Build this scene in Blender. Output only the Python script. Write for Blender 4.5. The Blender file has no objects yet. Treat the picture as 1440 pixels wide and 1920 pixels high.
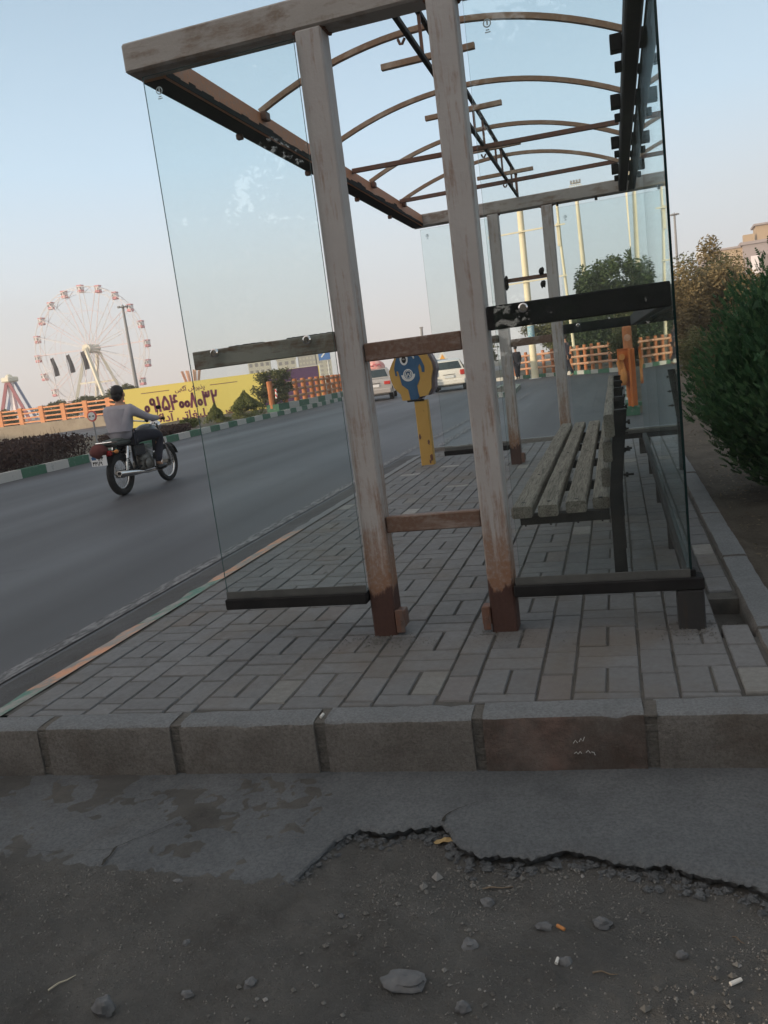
import bpy, math, random
from mathutils import Vector, Matrix, noise, Euler
random.seed(7)
R = math.radians
sc = bpy.context.scene
col = sc.collection

# ------------------------------------------------------------------ camera, sky, sun, exposure
cam_d = bpy.data.cameras.new('camera')
cam = bpy.data.objects.new('camera', cam_d); col.objects.link(cam); sc.camera = cam
CAM = Vector((1.0229, -3.0723, 1.0715))
yaw, pitch, roll = R(-16.598), R(-9.93), R(-7.293)
fw = Vector((math.sin(yaw)*math.cos(pitch), math.cos(yaw)*math.cos(pitch), math.sin(pitch)))
rt = Vector((math.cos(yaw), -math.sin(yaw), 0)); up = rt.cross(fw)
rt2 = rt*math.cos(roll) + up*math.sin(roll); up2 = -rt*math.sin(roll) + up*math.cos(roll)
cam.matrix_world = Matrix(((rt2.x, up2.x, -fw.x, CAM.x), (rt2.y, up2.y, -fw.y, CAM.y), (rt2.z, up2.z, -fw.z, CAM.z), (0, 0, 0, 1)))
cam_d.sensor_fit = 'VERTICAL'; cam_d.sensor_height = 24.0; cam_d.lens = 24.0*1549.9/1920.0
cam_d.clip_start = 0.05; cam_d.clip_end = 3000

SUN_EL, SUN_AZ = R(8.0), R(228)          # azimuth clockwise from +Y: the sun stands low, behind and to the left
world = bpy.data.worlds.new('World'); sc.world = world; world.use_nodes = True
SKY_GAIN = 3.3
nt = world.node_tree; bg = nt.nodes['Background']
sky = nt.nodes.new('ShaderNodeTexSky'); sky.sky_type = 'NISHITA'; sky.sun_disc = False
sky.sun_elevation = SUN_EL; sky.sun_rotation = -SUN_AZ; sky.air_density = 1.0; sky.dust_density = 0.6; sky.ozone_density = 2.0
# dusty evening air: the Nishita sky is softened towards a pale veil that grows towards the horizon
tc = nt.nodes.new('ShaderNodeTexCoord'); sp_ = nt.nodes.new('ShaderNodeSeparateXYZ'); nt.links.new(tc.outputs['Generated'], sp_.inputs[0])
vr = nt.nodes.new('ShaderNodeValToRGB'); nt.links.new(sp_.outputs[2], vr.inputs[0])
el = vr.color_ramp.elements
for _i in range(5): el.new(.5)
for _e, (_p, _c) in zip(el, [(0, (.84, .78, .78)), (.05, (.87, .85, .88)), (.13, (.82, .94, 1.04)), (.24, (.62, .86, 1.06)), (.45, (.35, .53, .69)), (.62, (.50, .55, .58)), (1, (.55, .555, .56))]):
    _e.position = _p; _e.color = (*_c, 1)
vm = nt.nodes.new('ShaderNodeVectorMath'); vm.operation = 'SCALE'; vm.inputs['Scale'].default_value = SKY_GAIN
nt.links.new(vr.outputs[0], vm.inputs[0])
mx_ = nt.nodes.new('ShaderNodeMix'); mx_.data_type = 'RGBA'; mx_.inputs[0].default_value = 0.93
nt.links.new(sky.outputs[0], mx_.inputs[6]); nt.links.new(vm.outputs[0], mx_.inputs[7])
# warm glow of the evening sky round the sun
gd = nt.nodes.new('ShaderNodeVectorMath'); gd.operation = 'DOT_PRODUCT'; nt.links.new(tc.outputs['Generated'], gd.inputs[0])
gd.inputs[1].default_value = (math.sin(SUN_AZ)*math.cos(SUN_EL), math.cos(SUN_AZ)*math.cos(SUN_EL), math.sin(SUN_EL))
g1 = nt.nodes.new('ShaderNodeMath'); g1.operation = 'MAXIMUM'; g1.inputs[1].default_value = 0; nt.links.new(gd.outputs['Value'], g1.inputs[0])
g2 = nt.nodes.new('ShaderNodeMath'); g2.operation = 'POWER'; g2.inputs[1].default_value = 2.5; nt.links.new(g1.outputs[0], g2.inputs[0])
g3 = nt.nodes.new('ShaderNodeVectorMath'); g3.operation = 'SCALE'; g3.inputs[0].default_value = (6.2, 5.1, 4.2); nt.links.new(g2.outputs[0], g3.inputs['Scale'])
g4 = nt.nodes.new('ShaderNodeVectorMath'); g4.operation = 'ADD'; nt.links.new(mx_.outputs[2], g4.inputs[0]); nt.links.new(g3.outputs[0], g4.inputs[1])
nt.links.new(g4.outputs[0], bg.inputs[0]); bg.inputs[1].default_value = 0.15
sd = bpy.data.lights.new('sun', 'SUN'); sd.energy = 2.6; sd.angle = R(0.6); sd.color = (1.0, 0.80, 0.58)
so = bpy.data.objects.new('sun', sd); col.objects.link(so)
sdir = Vector((math.sin(SUN_AZ)*math.cos(SUN_EL), math.cos(SUN_AZ)*math.cos(SUN_EL), math.sin(SUN_EL)))
so.rotation_euler = sdir.to_track_quat('Z', 'Y').to_euler(); so.location = (-20, -20, 30)
sc.view_settings.view_transform = 'Standard'; sc.view_settings.look = 'None'
sc.view_settings.exposure = 1.0; sc.view_settings.gamma = 1.0

# ------------------------------------------------------------------ helpers
def tag(o, label=None, cat=None, group=None, kind=None):
    if label: o['label'] = label
    if cat: o['category'] = cat
    if group: o['group'] = group
    if kind: o['kind'] = kind
    return o

def thing(name, label, cat, loc=(0, 0, 0), rz=0.0, group=None, rx=0.0, ry=0.0):
    o = bpy.data.objects.new(name, None); col.objects.link(o); o.empty_display_size = 0.1
    o.location = loc; o.rotation_euler = (rx, ry, rz)
    o['_mw'] = 1
    WM[o.name] = Matrix.Translation(Vector(loc)) @ Euler((rx, ry, rz)).to_matrix().to_4x4()
    del o['_mw']
    return tag(o, label, cat, group)
WM = {}

class MB:
    def __init__(s): s.v = []; s.f = []; s.a = []; s.m = []; s.cm = 0
    def face(s, idx, val=0.5): s.f.append(tuple(idx)); s.a.append(val); s.m.append(s.cm)
    def quad(s, a, b, c, d, val=0.5):
        n = len(s.v); s.v += [tuple(a), tuple(b), tuple(c), tuple(d)]; s.face((n, n+1, n+2, n+3), val)
    def tri(s, a, b, c, val=0.5):
        n = len(s.v); s.v += [tuple(a), tuple(b), tuple(c)]; s.face((n, n+1, n+2), val)
    def box(s, x0, x1, y0, y1, z0, z1, bev=0.0, M=None, val=0.5):
        if bev <= 0:
            P = [(x, y, z) for z in (z0, z1) for y in (y0, y1) for x in (x0, x1)]
            F = [(0, 2, 3, 1), (4, 5, 7, 6), (0, 1, 5, 4), (2, 6, 7, 3), (0, 4, 6, 2), (1, 3, 7, 5)]
        else:
            P = []; idx = {}
            lim = ((x0, x1), (y0, y1), (z0, z1))
            F = []
            for c in range(8):
                sg = (c & 1, (c >> 1) & 1, (c >> 2) & 1)
                base = [lim[k][sg[k]] for k in range(3)]
                for ax in range(3):           # vertex lying on face 'ax'
                    p = list(base)
                    for k in range(3):
                        if k != ax: p[k] += bev if sg[k] == 0 else -bev
                    idx[(c, ax)] = len(P); P.append(tuple(p))
            for ax in range(3):
                o1, o2 = [k for k in range(3) if k != ax]
                for side in (0, 1):
                    cs = []
                    for (a, b) in ((0, 0), (1, 0), (1, 1), (0, 1)):
                        c = (side << ax) | (a << o1) | (b << o2); cs.append(idx[(c, ax)])
                    F.append(cs)
            for e in range(3):                # edges along axis e
                o1, o2 = [k for k in range(3) if k != e]
                for a in (0, 1):
                    for b in (0, 1):
                        c0 = (a << o1) | (b << o2); c1 = c0 | (1 << e)
                        F.append([idx[(c0, o1)], idx[(c1, o1)], idx[(c1, o2)], idx[(c0, o2)]])
            for c in range(8): F.append([idx[(c, 0)], idx[(c, 1)], idx[(c, 2)]])
        n = len(s.v)
        if M is not None: P = [tuple(M @ Vector(p)) for p in P]
        s.v += P
        for f in F: s.face([n+i for i in f], val)
        return s
    def bar(s, p, q, w, h, bev=0.0, val=0.5, roll=0.0):   # rectangular bar from p to q, w across, h up
        p = Vector(p); q = Vector(q); d = (q-p); L = d.length; d.normalize()
        u = Vector((0, 0, 1)); 
        if abs(d.z) > 0.98: u = Vector((0, 1, 0))
        x = d.cross(u).normalized(); z = x.cross(d)
        M = Matrix(((x.x, d.x, z.x, p.x), (x.y, d.y, z.y, p.y), (x.z, d.z, z.z, p.z), (0, 0, 0, 1)))
        if roll: M = M @ Matrix.Rotation(roll, 4, 'Y')
        return s.box(-w/2, w/2, 0, L, -h/2, h/2, bev, M, val)
    def tube(s, pts, r, n=8, cap=True, val=0.5):
        pts = [Vector(p) for p in pts]; rs = r if isinstance(r, (list, tuple)) else [r]*len(pts)
        base = len(s.v); prev = None
        for i, p in enumerate(pts):
            d = (pts[min(i+1, len(pts)-1)] - pts[max(i-1, 0)]).normalized()
            if prev is None:
                u = Vector((0, 0, 1)) if abs(d.z) < 0.9 else Vector((1, 0, 0)); x = d.cross(u).normalized()
            else: x = (prev - d*prev.dot(d)).normalized()
            prev = x; y = d.cross(x)
            for k in range(n):
                a = 2*math.pi*k/n; s.v.append(tuple(p + (x*math.cos(a)+y*math.sin(a))*rs[i]))
        for i in range(len(pts)-1):
            for k in range(n):
                a = base+i*n+k; b = base+i*n+(k+1) % n; s.face((a, b, b+n, a+n), val)
        if cap:
            s.face(list(range(base, base+n))[::-1], val); e = base+(len(pts)-1)*n; s.face(list(range(e, e+n)), val)
        return s
    def torus(s, c, ax, Rr, r, n=28, m=8, val=0.5, squash=1.0):
        c = Vector(c); ax = Vector(ax).normalized(); u = ax.orthogonal().normalized(); w = ax.cross(u); b = len(s.v)
        for i in range(n):
            a = 2*math.pi*i/n; d = u*math.cos(a)+w*math.sin(a)
            for j in range(m):
                t = 2*math.pi*j/m; s.v.append(tuple(c + d*(Rr+r*math.cos(t)*squash) + ax*r*math.sin(t)))
        for i in range(n):
            for j in range(m):
                s.face((b+i*m+j, b+((i+1) % n)*m+j, b+((i+1) % n)*m+(j+1) % m, b+i*m+(j+1) % m), val)
        return s
    def ell(s, c, r, n=14, m=9, M=None, val=0.5, jit=0.0, seed=0.0):
        b = len(s.v); c = Vector(c)
        for i in range(m+1):
            th = math.pi*i/m
            for j in range(n):
                ph = 2*math.pi*j/n
                d = Vector((math.sin(th)*math.cos(ph), math.sin(th)*math.sin(ph), math.cos(th)))
                k = 1 + (jit*noise.noise(d*1.7+Vector((seed, seed*.3, 0))) if jit else 0)
                p = Vector((d.x*r[0], d.y*r[1], d.z*r[2]))*k
                if M is not None: p = M @ p
                s.v.append(tuple(p+c))
        for i in range(m):
            for j in range(n):
                a = b+i*n+j; a2 = b+i*n+(j+1) % n; s.face((a, a+n, a2+n, a2), val)
        return s
    def prism(s, poly, axis, a0, a1, val=0.5):   # poly: list of 2D pts on the two other axes
        n = len(poly); b = len(s.v)
        def P(p, a):
            if axis == 'x': return (a, p[0], p[1])
            if axis == 'y': return (p[0], a, p[1])
            return (p[0], p[1], a)
        s.v += [P(p, a0) for p in poly] + [P(p, a1) for p in poly]
        s.face(list(range(b, b+n)), val); s.face(list(range(b+n, b+2*n))[::-1], val)
        for i in range(n):
            j = (i+1) % n; s.face((b+i, b+j, b+n+j, b+n+i), val)
        return s
    def build(s, name, mat, parent=None, smooth=False, local=False, mats=None):
        me = bpy.data.meshes.new(name)
        vs = s.v
        if parent is not None and not local:
            inv = WM[parent.name].inverted(); vs = [tuple(inv @ Vector(p)) for p in vs]
        me.from_pydata(vs, [], s.f)
        for m_ in (mats or [mat]): me.materials.append(m_)
        if mats: me.polygons.foreach_set('material_index', s.m)
        at = me.attributes.new('v', 'FLOAT', 'FACE'); at.data.foreach_set('value', s.a)
        if smooth is True: me.polygons.foreach_set('use_smooth', [True]*len(me.polygons))
        me.update()
        import bmesh
        if len(s.f) < 60000:
            bm = bmesh.new(); bm.from_mesh(me); bmesh.ops.recalc_face_normals(bm, faces=bm.faces); bm.to_mesh(me); bm.free()
        if smooth == 'auto':
            me.polygons.foreach_set('use_smooth', [True]*len(me.polygons)); me.set_sharp_from_angle(angle=R(35))
        o = bpy.data.objects.new(name, me); col.objects.link(o)
        if parent is not None: o.parent = parent; WM[o.name] = WM[parent.name].copy()
        else: WM[o.name] = Matrix.Identity(4)
        return o

def split_build(mb, name, mt, parent=None, smooth=False, local=False):
    par = list(range(len(mb.v)))
    def fd(a):
        while par[a] != a: par[a] = par[par[a]]; a = par[a]
        return a
    for f in mb.f:
        for k in f[1:]: par[fd(k)] = fd(f[0])
    grp = {}
    for f, a in zip(mb.f, mb.a): grp.setdefault(fd(f[0]), []).append((f, a))
    out = []
    for g in grp.values():
        m2 = MB(); ids = {}
        for f, a in g:
            for k in f:
                if k not in ids: ids[k] = len(m2.v); m2.v.append(mb.v[k])
            m2.face([ids[k] for k in f], a)
        out.append(m2.build(name, mt, parent, smooth=smooth, local=local))
    return out

def copy_tree(o, parent=None, label=None):
    c = o.copy(); col.objects.link(c); c.parent = parent; WM[c.name] = WM[o.name]
    if label: c['label'] = label
    for ch in list(o.children): copy_tree(ch, c)
    return c

# ------------------------------------------------------------------ materials
def mat(name, c=(.5, .5, .5), rough=.7, metal=0.0, spec=.4):
    m = bpy.data.materials.new(name); m.use_nodes = True; b = m.node_tree.nodes['Principled BSDF']
    b.inputs['Base Color'].default_value = (*c, 1); b.inputs['Roughness'].default_value = rough
    b.inputs['Metallic'].default_value = metal; b.inputs['Specular IOR Level'].default_value = spec
    return m
class N:
    def __init__(s, m): s.m = m; s.t = m.node_tree; s.b = s.t.nodes['Principled BSDF']; s.c = s.t.nodes.new('ShaderNodeTexCoord')
    def new(s, k, **kw):
        n = s.t.nodes.new(k)
        for a, b in kw.items(): setattr(n, a, b)
        return n
    def L(s, a, b): s.t.links.new(a, b)
    def noise(s, scale, detail=4, rough=.55, vec=None, stretch=None, dist=0.0):
        n = s.new('ShaderNodeTexNoise'); n.inputs['Scale'].default_value = scale; n.inputs['Detail'].default_value = detail
        n.inputs['Roughness'].default_value = rough; n.inputs['Distortion'].default_value = dist
        v = vec or s.c.outputs['Object']
        if stretch:
            mp = s.new('ShaderNodeMapping'); mp.inputs['Scale'].default_value = stretch; s.L(v, mp.inputs[0]); v = mp.outputs[0]
        s.L(v, n.inputs['Vector']); return n.outputs['Fac']
    def ramp(s, fac, stops, interp='LINEAR'):
        r = s.new('ShaderNodeValToRGB'); r.color_ramp.interpolation = interp; e = r.color_ramp.elements
        while len(e) < len(stops): e.new(0.5)
        for i, (p, c) in enumerate(stops):
            e[i].position = p; e[i].color = (*c, 1) if len(c) == 3 else c
        s.L(fac, r.inputs[0]); return r.outputs[0]
    def mix(s, fac, a, b, mode='MIX'):
        n = s.new('ShaderNodeMix', data_type='RGBA', blend_type=mode)
        for sock, v in ((n.inputs[0], fac), (n.inputs[6], a), (n.inputs[7], b)):
            if isinstance(v, (int, float)): sock.default_value = v
            elif isinstance(v, tuple): sock.default_value = (*v, 1)
            else: s.L(v, sock)
        return n.outputs[2]
    def math(s, op, a, b=0.0, clamp=False):
        n = s.new('ShaderNodeMath', operation=op); n.use_clamp = clamp
        for i, v in enumerate((a, b)):
            if isinstance(v, (int, float)): n.inputs[i].default_value = v
            else: s.L(v, n.inputs[i])
        return n.outputs[0]
    def attr(s, name='v'):
        n = s.new('ShaderNodeAttribute'); n.attribute_name = name; return n.outputs['Fac']
    def xyz(s, vec=None):
        n = s.new('ShaderNodeSeparateXYZ'); s.L(vec or s.c.outputs['Object'], n.inputs[0]); return n.outputs
    def bump(s, h, dist=.005, strength=.6):
        n = s.new('ShaderNodeBump'); n.inputs['Distance'].default_value = dist; n.inputs['Strength'].default_value = strength
        s.L(h, n.inputs['Height']); s.L(n.outputs[0], s.b.inputs['Normal'])
    def color(s, c): s.L(c, s.b.inputs['Base Color'])
    def geo(s): return s.new('ShaderNodeNewGeometry')

def noisy(name, stops, scale=6, rough=.8, bump=.004, bs=40, stretch=None, spec=.3, metal=0, detail=6):
    m = mat(name, rough=rough, spec=spec, metal=metal); n = N(m)
    n.color(n.ramp(n.noise(scale, detail, .6, stretch=stretch), stops))
    if bump: n.bump(n.noise(bs, 5, .6, stretch=stretch), bump)
    return m

def painted_steel(name, paint, paint2, rust, amount=.5, base=False, rough=.6, stretch=(14, 14, 1.2)):
    m = mat(name, rough=rough, spec=.35); n = N(m)
    pos = n.geo().outputs['Position']
    streak = n.noise(2.6, 7, .68, vec=pos, stretch=stretch)
    fine = n.noise(60, 4, .6, vec=pos)
    p = n.mix(n.ramp(n.noise(3.5, 5, .6, vec=pos), [(.3, (0, 0, 0)), (.7, (1, 1, 1))]), paint, paint2)
    blot = n.noise(3.1, 6, .7, vec=pos, dist=.6)
    z = n.xyz(pos)[2]
    f = n.math('ADD', n.math('MULTIPLY', streak, .6), n.math('MULTIPLY', blot, .4))
    if base: f = n.math('ADD', f, n.math('MULTIPLY', n.math('SUBTRACT', .75, z, True), .22))
    lo = 1-amount
    fac = n.ramp(f, [(lo*.62+.1, (0, 0, 0)), (lo*.62+.19, (1, 1, 1))])
    fac = n.math('MULTIPLY', fac, n.ramp(fine, [(.25, (.35,)*3), (.55, (1, 1, 1))]))
    r2 = n.mix(fine, tuple(c*.6 for c in rust), tuple(min(1, c*1.3) for c in rust))
    c = n.mix(fac, p, r2)
    if base:
        zb = n.math('ADD', z, n.math('MULTIPLY', n.noise(9, 6, .7, vec=pos, stretch=(1.5, 1.5, .5)), .55))
        c = n.mix(n.math('MULTIPLY', n.ramp(zb, [(.44, (.85,)*3), (.68, (0, 0, 0))]), n.ramp(fine, [(.3, (.45,)*3), (.6, (1, 1, 1))])), c, (.22, .105, .055))
    if base:   # dark brown primer at the foot with a ragged upper edge (a coat with a shape of its own)
        e = n.math('ADD', z, n.math('MULTIPLY', n.noise(16, 4, .6, vec=pos, stretch=(1, 1, .35)), .22))
        bf = n.ramp(e, [(.285, (1, 1, 1)), (.305, (0, 0, 0))])
        c = n.mix(bf, c, n.mix(fine, (.040, .020, .017), (.085, .040, .030)))
    n.color(c); n.bump(n.math('ADD', fine, streak), .0025, .8)
    return m

M = {}
M['post'] = painted_steel('post_paint', (.345, .318, .302), (.41, .385, .37), (.25, .17, .13), .33, base=True)
M['beam'] = painted_steel('beam_paint', (.29, .265, .24), (.34, .31, .285), (.20, .15, .115), .38, stretch=(2, 2, 8))
M['beam_side'] = painted_steel('rusty_beam_paint', (.34, .24, .19), (.38, .29, .24), (.46, .20, .10), .66, stretch=(1.5, 1.2, 7))
M['rail'] = painted_steel('rail_paint', (.24, .22, .19), (.29, .265, .23), (.15, .085, .055), .40, stretch=(1.2, 5, 9))
M['rung'] = painted_steel('rusty_rung_paint', (.22, .17, .145), (.27, .21, .18), (.14, .08, .055), .50, stretch=(2, 5, 9))
M['arch'] = painted_steel('arch_paint', (.33, .25, .185), (.38, .29, .22), (.26, .16, .10), .5, stretch=(3, 3, 3))
M['dark'] = painted_steel('dark_steel', (.020, .020, .021), (.032, .031, .031), (.04, .030, .024), .30, rough=.8)
M['darkrust'] = painted_steel('dark_rusty_steel', (.10, .07, .06), (.14, .10, .085), (.15, .07, .045), .5)
M['black'] = noisy('black_paint', [(.3, (.010, .010, .011)), (.7, (.022, .021, .021))], 8, .75, .001, spec=.12)
M['greyrail'] = noisy('grey_rail', [(.3, (.055, .056, .054)), (.7, (.10, .10, .095))], 7, .75, .001)
M['chrome'] = mat('chrome', (.62, .60, .58), .18, 1.0)
M['steel'] = mat('steel', (.32, .31, .30), .38, 1.0)

def glass_mat(name, tint=(.90, .965, .955), dirt=.045):
    m = bpy.data.materials.new(name); m.use_nodes = True; t = m.node_tree; t.nodes.clear(); L = t.links.new
    out = t.nodes.new('ShaderNodeOutputMaterial'); tr = t.nodes.new('ShaderNodeBsdfTransparent'); gl = t.nodes.new('ShaderNodeBsdfGlossy')
    df = t.nodes.new('ShaderNodeBsdfDiffuse'); df.inputs[0].default_value = (.55, .55, .52, 1)
    tr.inputs[0].default_value = (*tint, 1); gl.inputs['Roughness'].default_value = .015; gl.inputs[0].default_value = (.95, 1, 1, 1)
    g = t.nodes.new('ShaderNodeNewGeometry'); dot = t.nodes.new('ShaderNodeVectorMath'); dot.operation = 'DOT_PRODUCT'
    L(g.outputs['True Normal'], dot.inputs[0]); L(g.outputs['Incoming'], dot.inputs[1])
    def mt(op, a, b):
        n = t.nodes.new('ShaderNodeMath'); n.operation = op
        for i, v in enumerate((a, b)):
            if isinstance(v, (int, float)): n.inputs[i].default_value = v
            else: L(v, n.inputs[i])
        return n.outputs[0]
    ab = mt('ABSOLUTE', dot.outputs['Value'], 0); om = mt('SUBTRACT', 1.0, ab); p5 = mt('POWER', om, 5.0)
    fr = mt('MULTIPLY_ADD', p5, .96); t.nodes[-1].inputs[2].default_value = .032
    no = t.nodes.new('ShaderNodeTexNoise'); no.inputs['Scale'].default_value = 3.0; no.inputs['Detail'].default_value = 8; no.inputs['Roughness'].default_value = .72
    L(g.outputs['Position'], no.inputs['Vector'])
    no2 = t.nodes.new('ShaderNodeTexNoise'); no2.inputs['Scale'].default_value = 90.0; L(g.outputs['Position'], no2.inputs['Vector'])
    r = t.nodes.new('ShaderNodeValToRGB'); r.color_ramp.elements[0].position = .42; r.color_ramp.elements[0].color = (dirt*.5,)*3+(1,)
    r.color_ramp.elements[1].position = .75; r.color_ramp.elements[1].color = (dirt*2.2,)*3+(1,); L(no.outputs['Fac'], r.inputs[0])
    r2 = t.nodes.new('ShaderNodeValToRGB'); r2.color_ramp.elements[0].position = .70; r2.color_ramp.elements[0].color = (0, 0, 0, 1)
    r2.color_ramp.elements[1].position = .78; r2.color_ramp.elements[1].color = (.006, .006, .006, 1); L(no2.outputs['Fac'], r2.inputs[0])
    dsum = mt('ADD', r.outputs[0], r2.outputs[0])
    m1 = t.nodes.new('ShaderNodeMixShader'); L(dsum, m1.inputs[0]); L(tr.outputs[0], m1.inputs[1]); L(df.outputs[0], m1.inputs[2])
    m2 = t.nodes.new('ShaderNodeMixShader'); L(fr, m2.inputs[0]); L(m1.outputs[0], m2.inputs[1]); L(gl.outputs[0], m2.inputs[2])
    L(m2.outputs[0], out.inputs[0]); return m
M['glass'] = glass_mat('pane_glass', tint=(.955, .985, .982), dirt=.007)
M['edge'] = mat('glass_edge', (.008, .024, .024), .25, 0, .4)
M['edge_pale'] = mat('pale_glass_edge', (.07, .115, .11), .2, 0, .6)
M['etch'] = mat('etched_mark', (.40, .47, .48), .8)

def wood_mat(name, a, b, axis=(9, .7, 9)):
    m = mat(name, rough=.85, spec=.2); n = N(m); v = n.attr()
    off = n.new('ShaderNodeCombineXYZ'); n.L(n.math('MULTIPLY', v, 37.0), off.inputs[0]); n.L(n.math('MULTIPLY', v, 11.0), off.inputs[1])
    ad = n.new('ShaderNodeVectorMath', operation='ADD'); n.L(n.c.outputs['Object'], ad.inputs[0]); n.L(off.outputs[0], ad.inputs[1])
    g = n.noise(3.2, 8, .7, vec=ad.outputs[0], stretch=axis); g2 = n.noise(22, 6, .7, vec=ad.outputs[0], stretch=(9, .35, 9))
    c = n.ramp(g, [(.3, a), (.62, b)]); c = n.mix(n.ramp(g2, [(.45, (0, 0, 0)), (.62, (.75,)*3)]), c, tuple(x*.35 for x in a))
    n.color(c); n.bump(n.math('ADD', g2, g), .004, .9); return m
M['wood'] = wood_mat('weathered_wood', (.13, .115, .095), (.27, .245, .205))
M['log'] = noisy('orange_log', [(.3, (.34, .105, .035)), (.7, (.50, .20, .09))], 3, .7, .003, 20, spec=.25)
M['raillog'] = noisy('pale_rail', [(.3, (.42, .20, .12)), (.7, (.55, .34, .23))], 5, .7, .003, 20, spec=.25)
M['orange'] = noisy('orange_paint', [(.3, (.48, .125, .025)), (.7, (.60, .18, .045))], 4, .55, .001, 30)
M['orange_disc'] = noisy('amber_disc', [(.3, (.50, .19, .045)), (.7, (.58, .24, .07))], 8, .5, .001, 30)

def kerb_paint(name, c1, c2, wear=.45):
    m = mat(name, rough=.8); n = N(m); v = n.attr()
    pos = n.geo().outputs['Position']
    base = n.ramp(n.noise(8, 6, .6, vec=pos), [(.3, (.17, .165, .15)), (.7, (.26, .25, .235))])
    pc = n.mix(n.ramp(v, [(.49, (0, 0, 0)), (.51, (1, 1, 1))], 'CONSTANT'), c1, c2)
    f = n.ramp(n.noise(9, 8, .75, vec=pos), [(wear-.02, (0, 0, 0)), (wear+.1, (1, 1, 1))])
    n.color(n.mix(f, base, pc)); n.bump(n.noise(50, 5, .6, vec=pos), .003); return m
M['kerb_gw'] = kerb_paint('green_white_kerb_paint', (.045, .125, .075), (.42, .40, .37), .33)
M['kerb_go'] = kerb_paint('worn_edge_paint', (.50, .245, .14), (.06, .165, .125), .475)

# paving
def paving_mat():
    m = mat('paving_blocks', rough=.85, spec=.25); n = N(m); v = n.attr(); pos = n.geo().outputs['Position']
    c = n.ramp(v, [(0, (.138, .139, .143)), (.35, (.153, .155, .159)), (.80, (.170, .172, .176)), (.90, (.155, .138, .132)), (.94, (.175, .172, .162)), (.985, (.27, .265, .25)), (1, (.31, .305, .29))])
    c = n.mix(n.ramp(n.noise(45, 6, .7, vec=pos), [(.3, (0, 0, 0)), (.75, (.55,)*3)]), c, (.085, .080, .075))
    c = n.mix(n.ramp(n.noise(1.6, 6, .62, vec=pos), [(.50, (0, 0, 0)), (.66, (.6,)*3)]), c, (.125, .105, .085))
    n.color(c); n.bump(n.math('ADD', n.noise(160, 4, .6, vec=pos), n.math('MULTIPLY', n.noise(25, 4, .6, vec=pos), 2.0)), .002, .8)
    n.L(n.ramp(n.noise(14, 4, .6, vec=pos), [(.3, (.62,)*3), (.7, (.92,)*3)]), n.b.inputs['Roughness']); return m
M['paving'] = paving_mat()
M['sand'] = noisy('joint_sand', [(.3, (.060, .058, .055)), (.7, (.105, .098, .088))], 14, .95, .006, 90)
def concrete_mat(name, a, b, stain=(.10, .075, .055), sc_=3, st=.5, vcol=False):
    m = mat(name, rough=.9, spec=.2); n = N(m); pos = n.geo().outputs['Position']
    c = n.ramp(n.noise(sc_, 8, .66, vec=pos), [(.3, a), (.7, b)])
    c = n.mix(n.ramp(n.noise(1.7, 7, .7, vec=pos, dist=.5), [(st, (0, 0, 0)), (st+.14, (.8,)*3)]), c, stain)
    c = n.mix(n.ramp(n.noise(110, 5, .7, vec=pos), [(.35, (.5,)*3), (.6, (0, 0, 0))]), c, tuple(x*.45 for x in a))
    if vcol: c = n.mix(n.math('MULTIPLY', n.ramp(n.attr(), [(.56, (0, 0, 0)), (.9, (1, 1, 1))]), n.ramp(n.noise(5, 7, .7, vec=pos), [(.38, (.45,)*3), (.62, (1, 1, 1))])), c, n.mix(n.ramp(n.noise(3.1, 6, .7, vec=pos), [(.50, (0, 0, 0)), (.64, (1, 1, 1))]), (.088, .066, .056), (.20, .135, .115)))
    n.color(c); n.bump(n.math('ADD', n.noise(190, 5, .75, vec=pos), n.math('MULTIPLY', n.noise(22, 8, .72, vec=pos), 2.5)), .007, 1.0); return m
M['kerb'] = concrete_mat('kerb_concrete', (.155, .142, .128), (.25, .236, .22), (.125, .102, .083), 6, .51, vcol=True)
M['kerbtop'] = concrete_mat('kerb_top_concrete', (.20, .208, .215), (.25, .258, .265), (.17, .16, .15), 5, .58)
M['mortar'] = concrete_mat('mortar', (.13, .12, .108), (.19, .18, .165))
M['apron'] = concrete_mat('old_cement', (.120, .127, .134), (.19, .198, .205), (.125, .115, .10), 4, .55)
def dirt_mat():
    m = mat('dirt', rough=.97, spec=.12); n = N(m); pos = n.geo().outputs['Position']
    c = n.ramp(n.noise(4, 9, .7, vec=pos), [(.30, (.115, .110, .103)), (.5, (.185, .178, .167)), (.70, (.25, .24, .222))])
    c = n.mix(n.ramp(n.noise(2.2, 5, .6, vec=pos), [(.45, (0, 0, 0)), (.6, (.6,)*3)]), c, (.16, .158, .152))
    sp = n.new('ShaderNodeTexVoronoi'); sp.inputs['Scale'].default_value = 95; n.L(pos, sp.inputs['Vector'])
    c = n.mix(n.ramp(sp.outputs['Distance'], [(.12, (.55,)*3), (.25, (0, 0, 0))]), c, (.21, .20, .18))
    n.color(c); n.bump(n.math('ADD', n.noise(130, 8, .8, vec=pos), n.math('MULTIPLY', n.noise(28, 8, .75, vec=pos), 2.2)), .022, 1.0); return m
M['dirt'] = dirt_mat()
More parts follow.
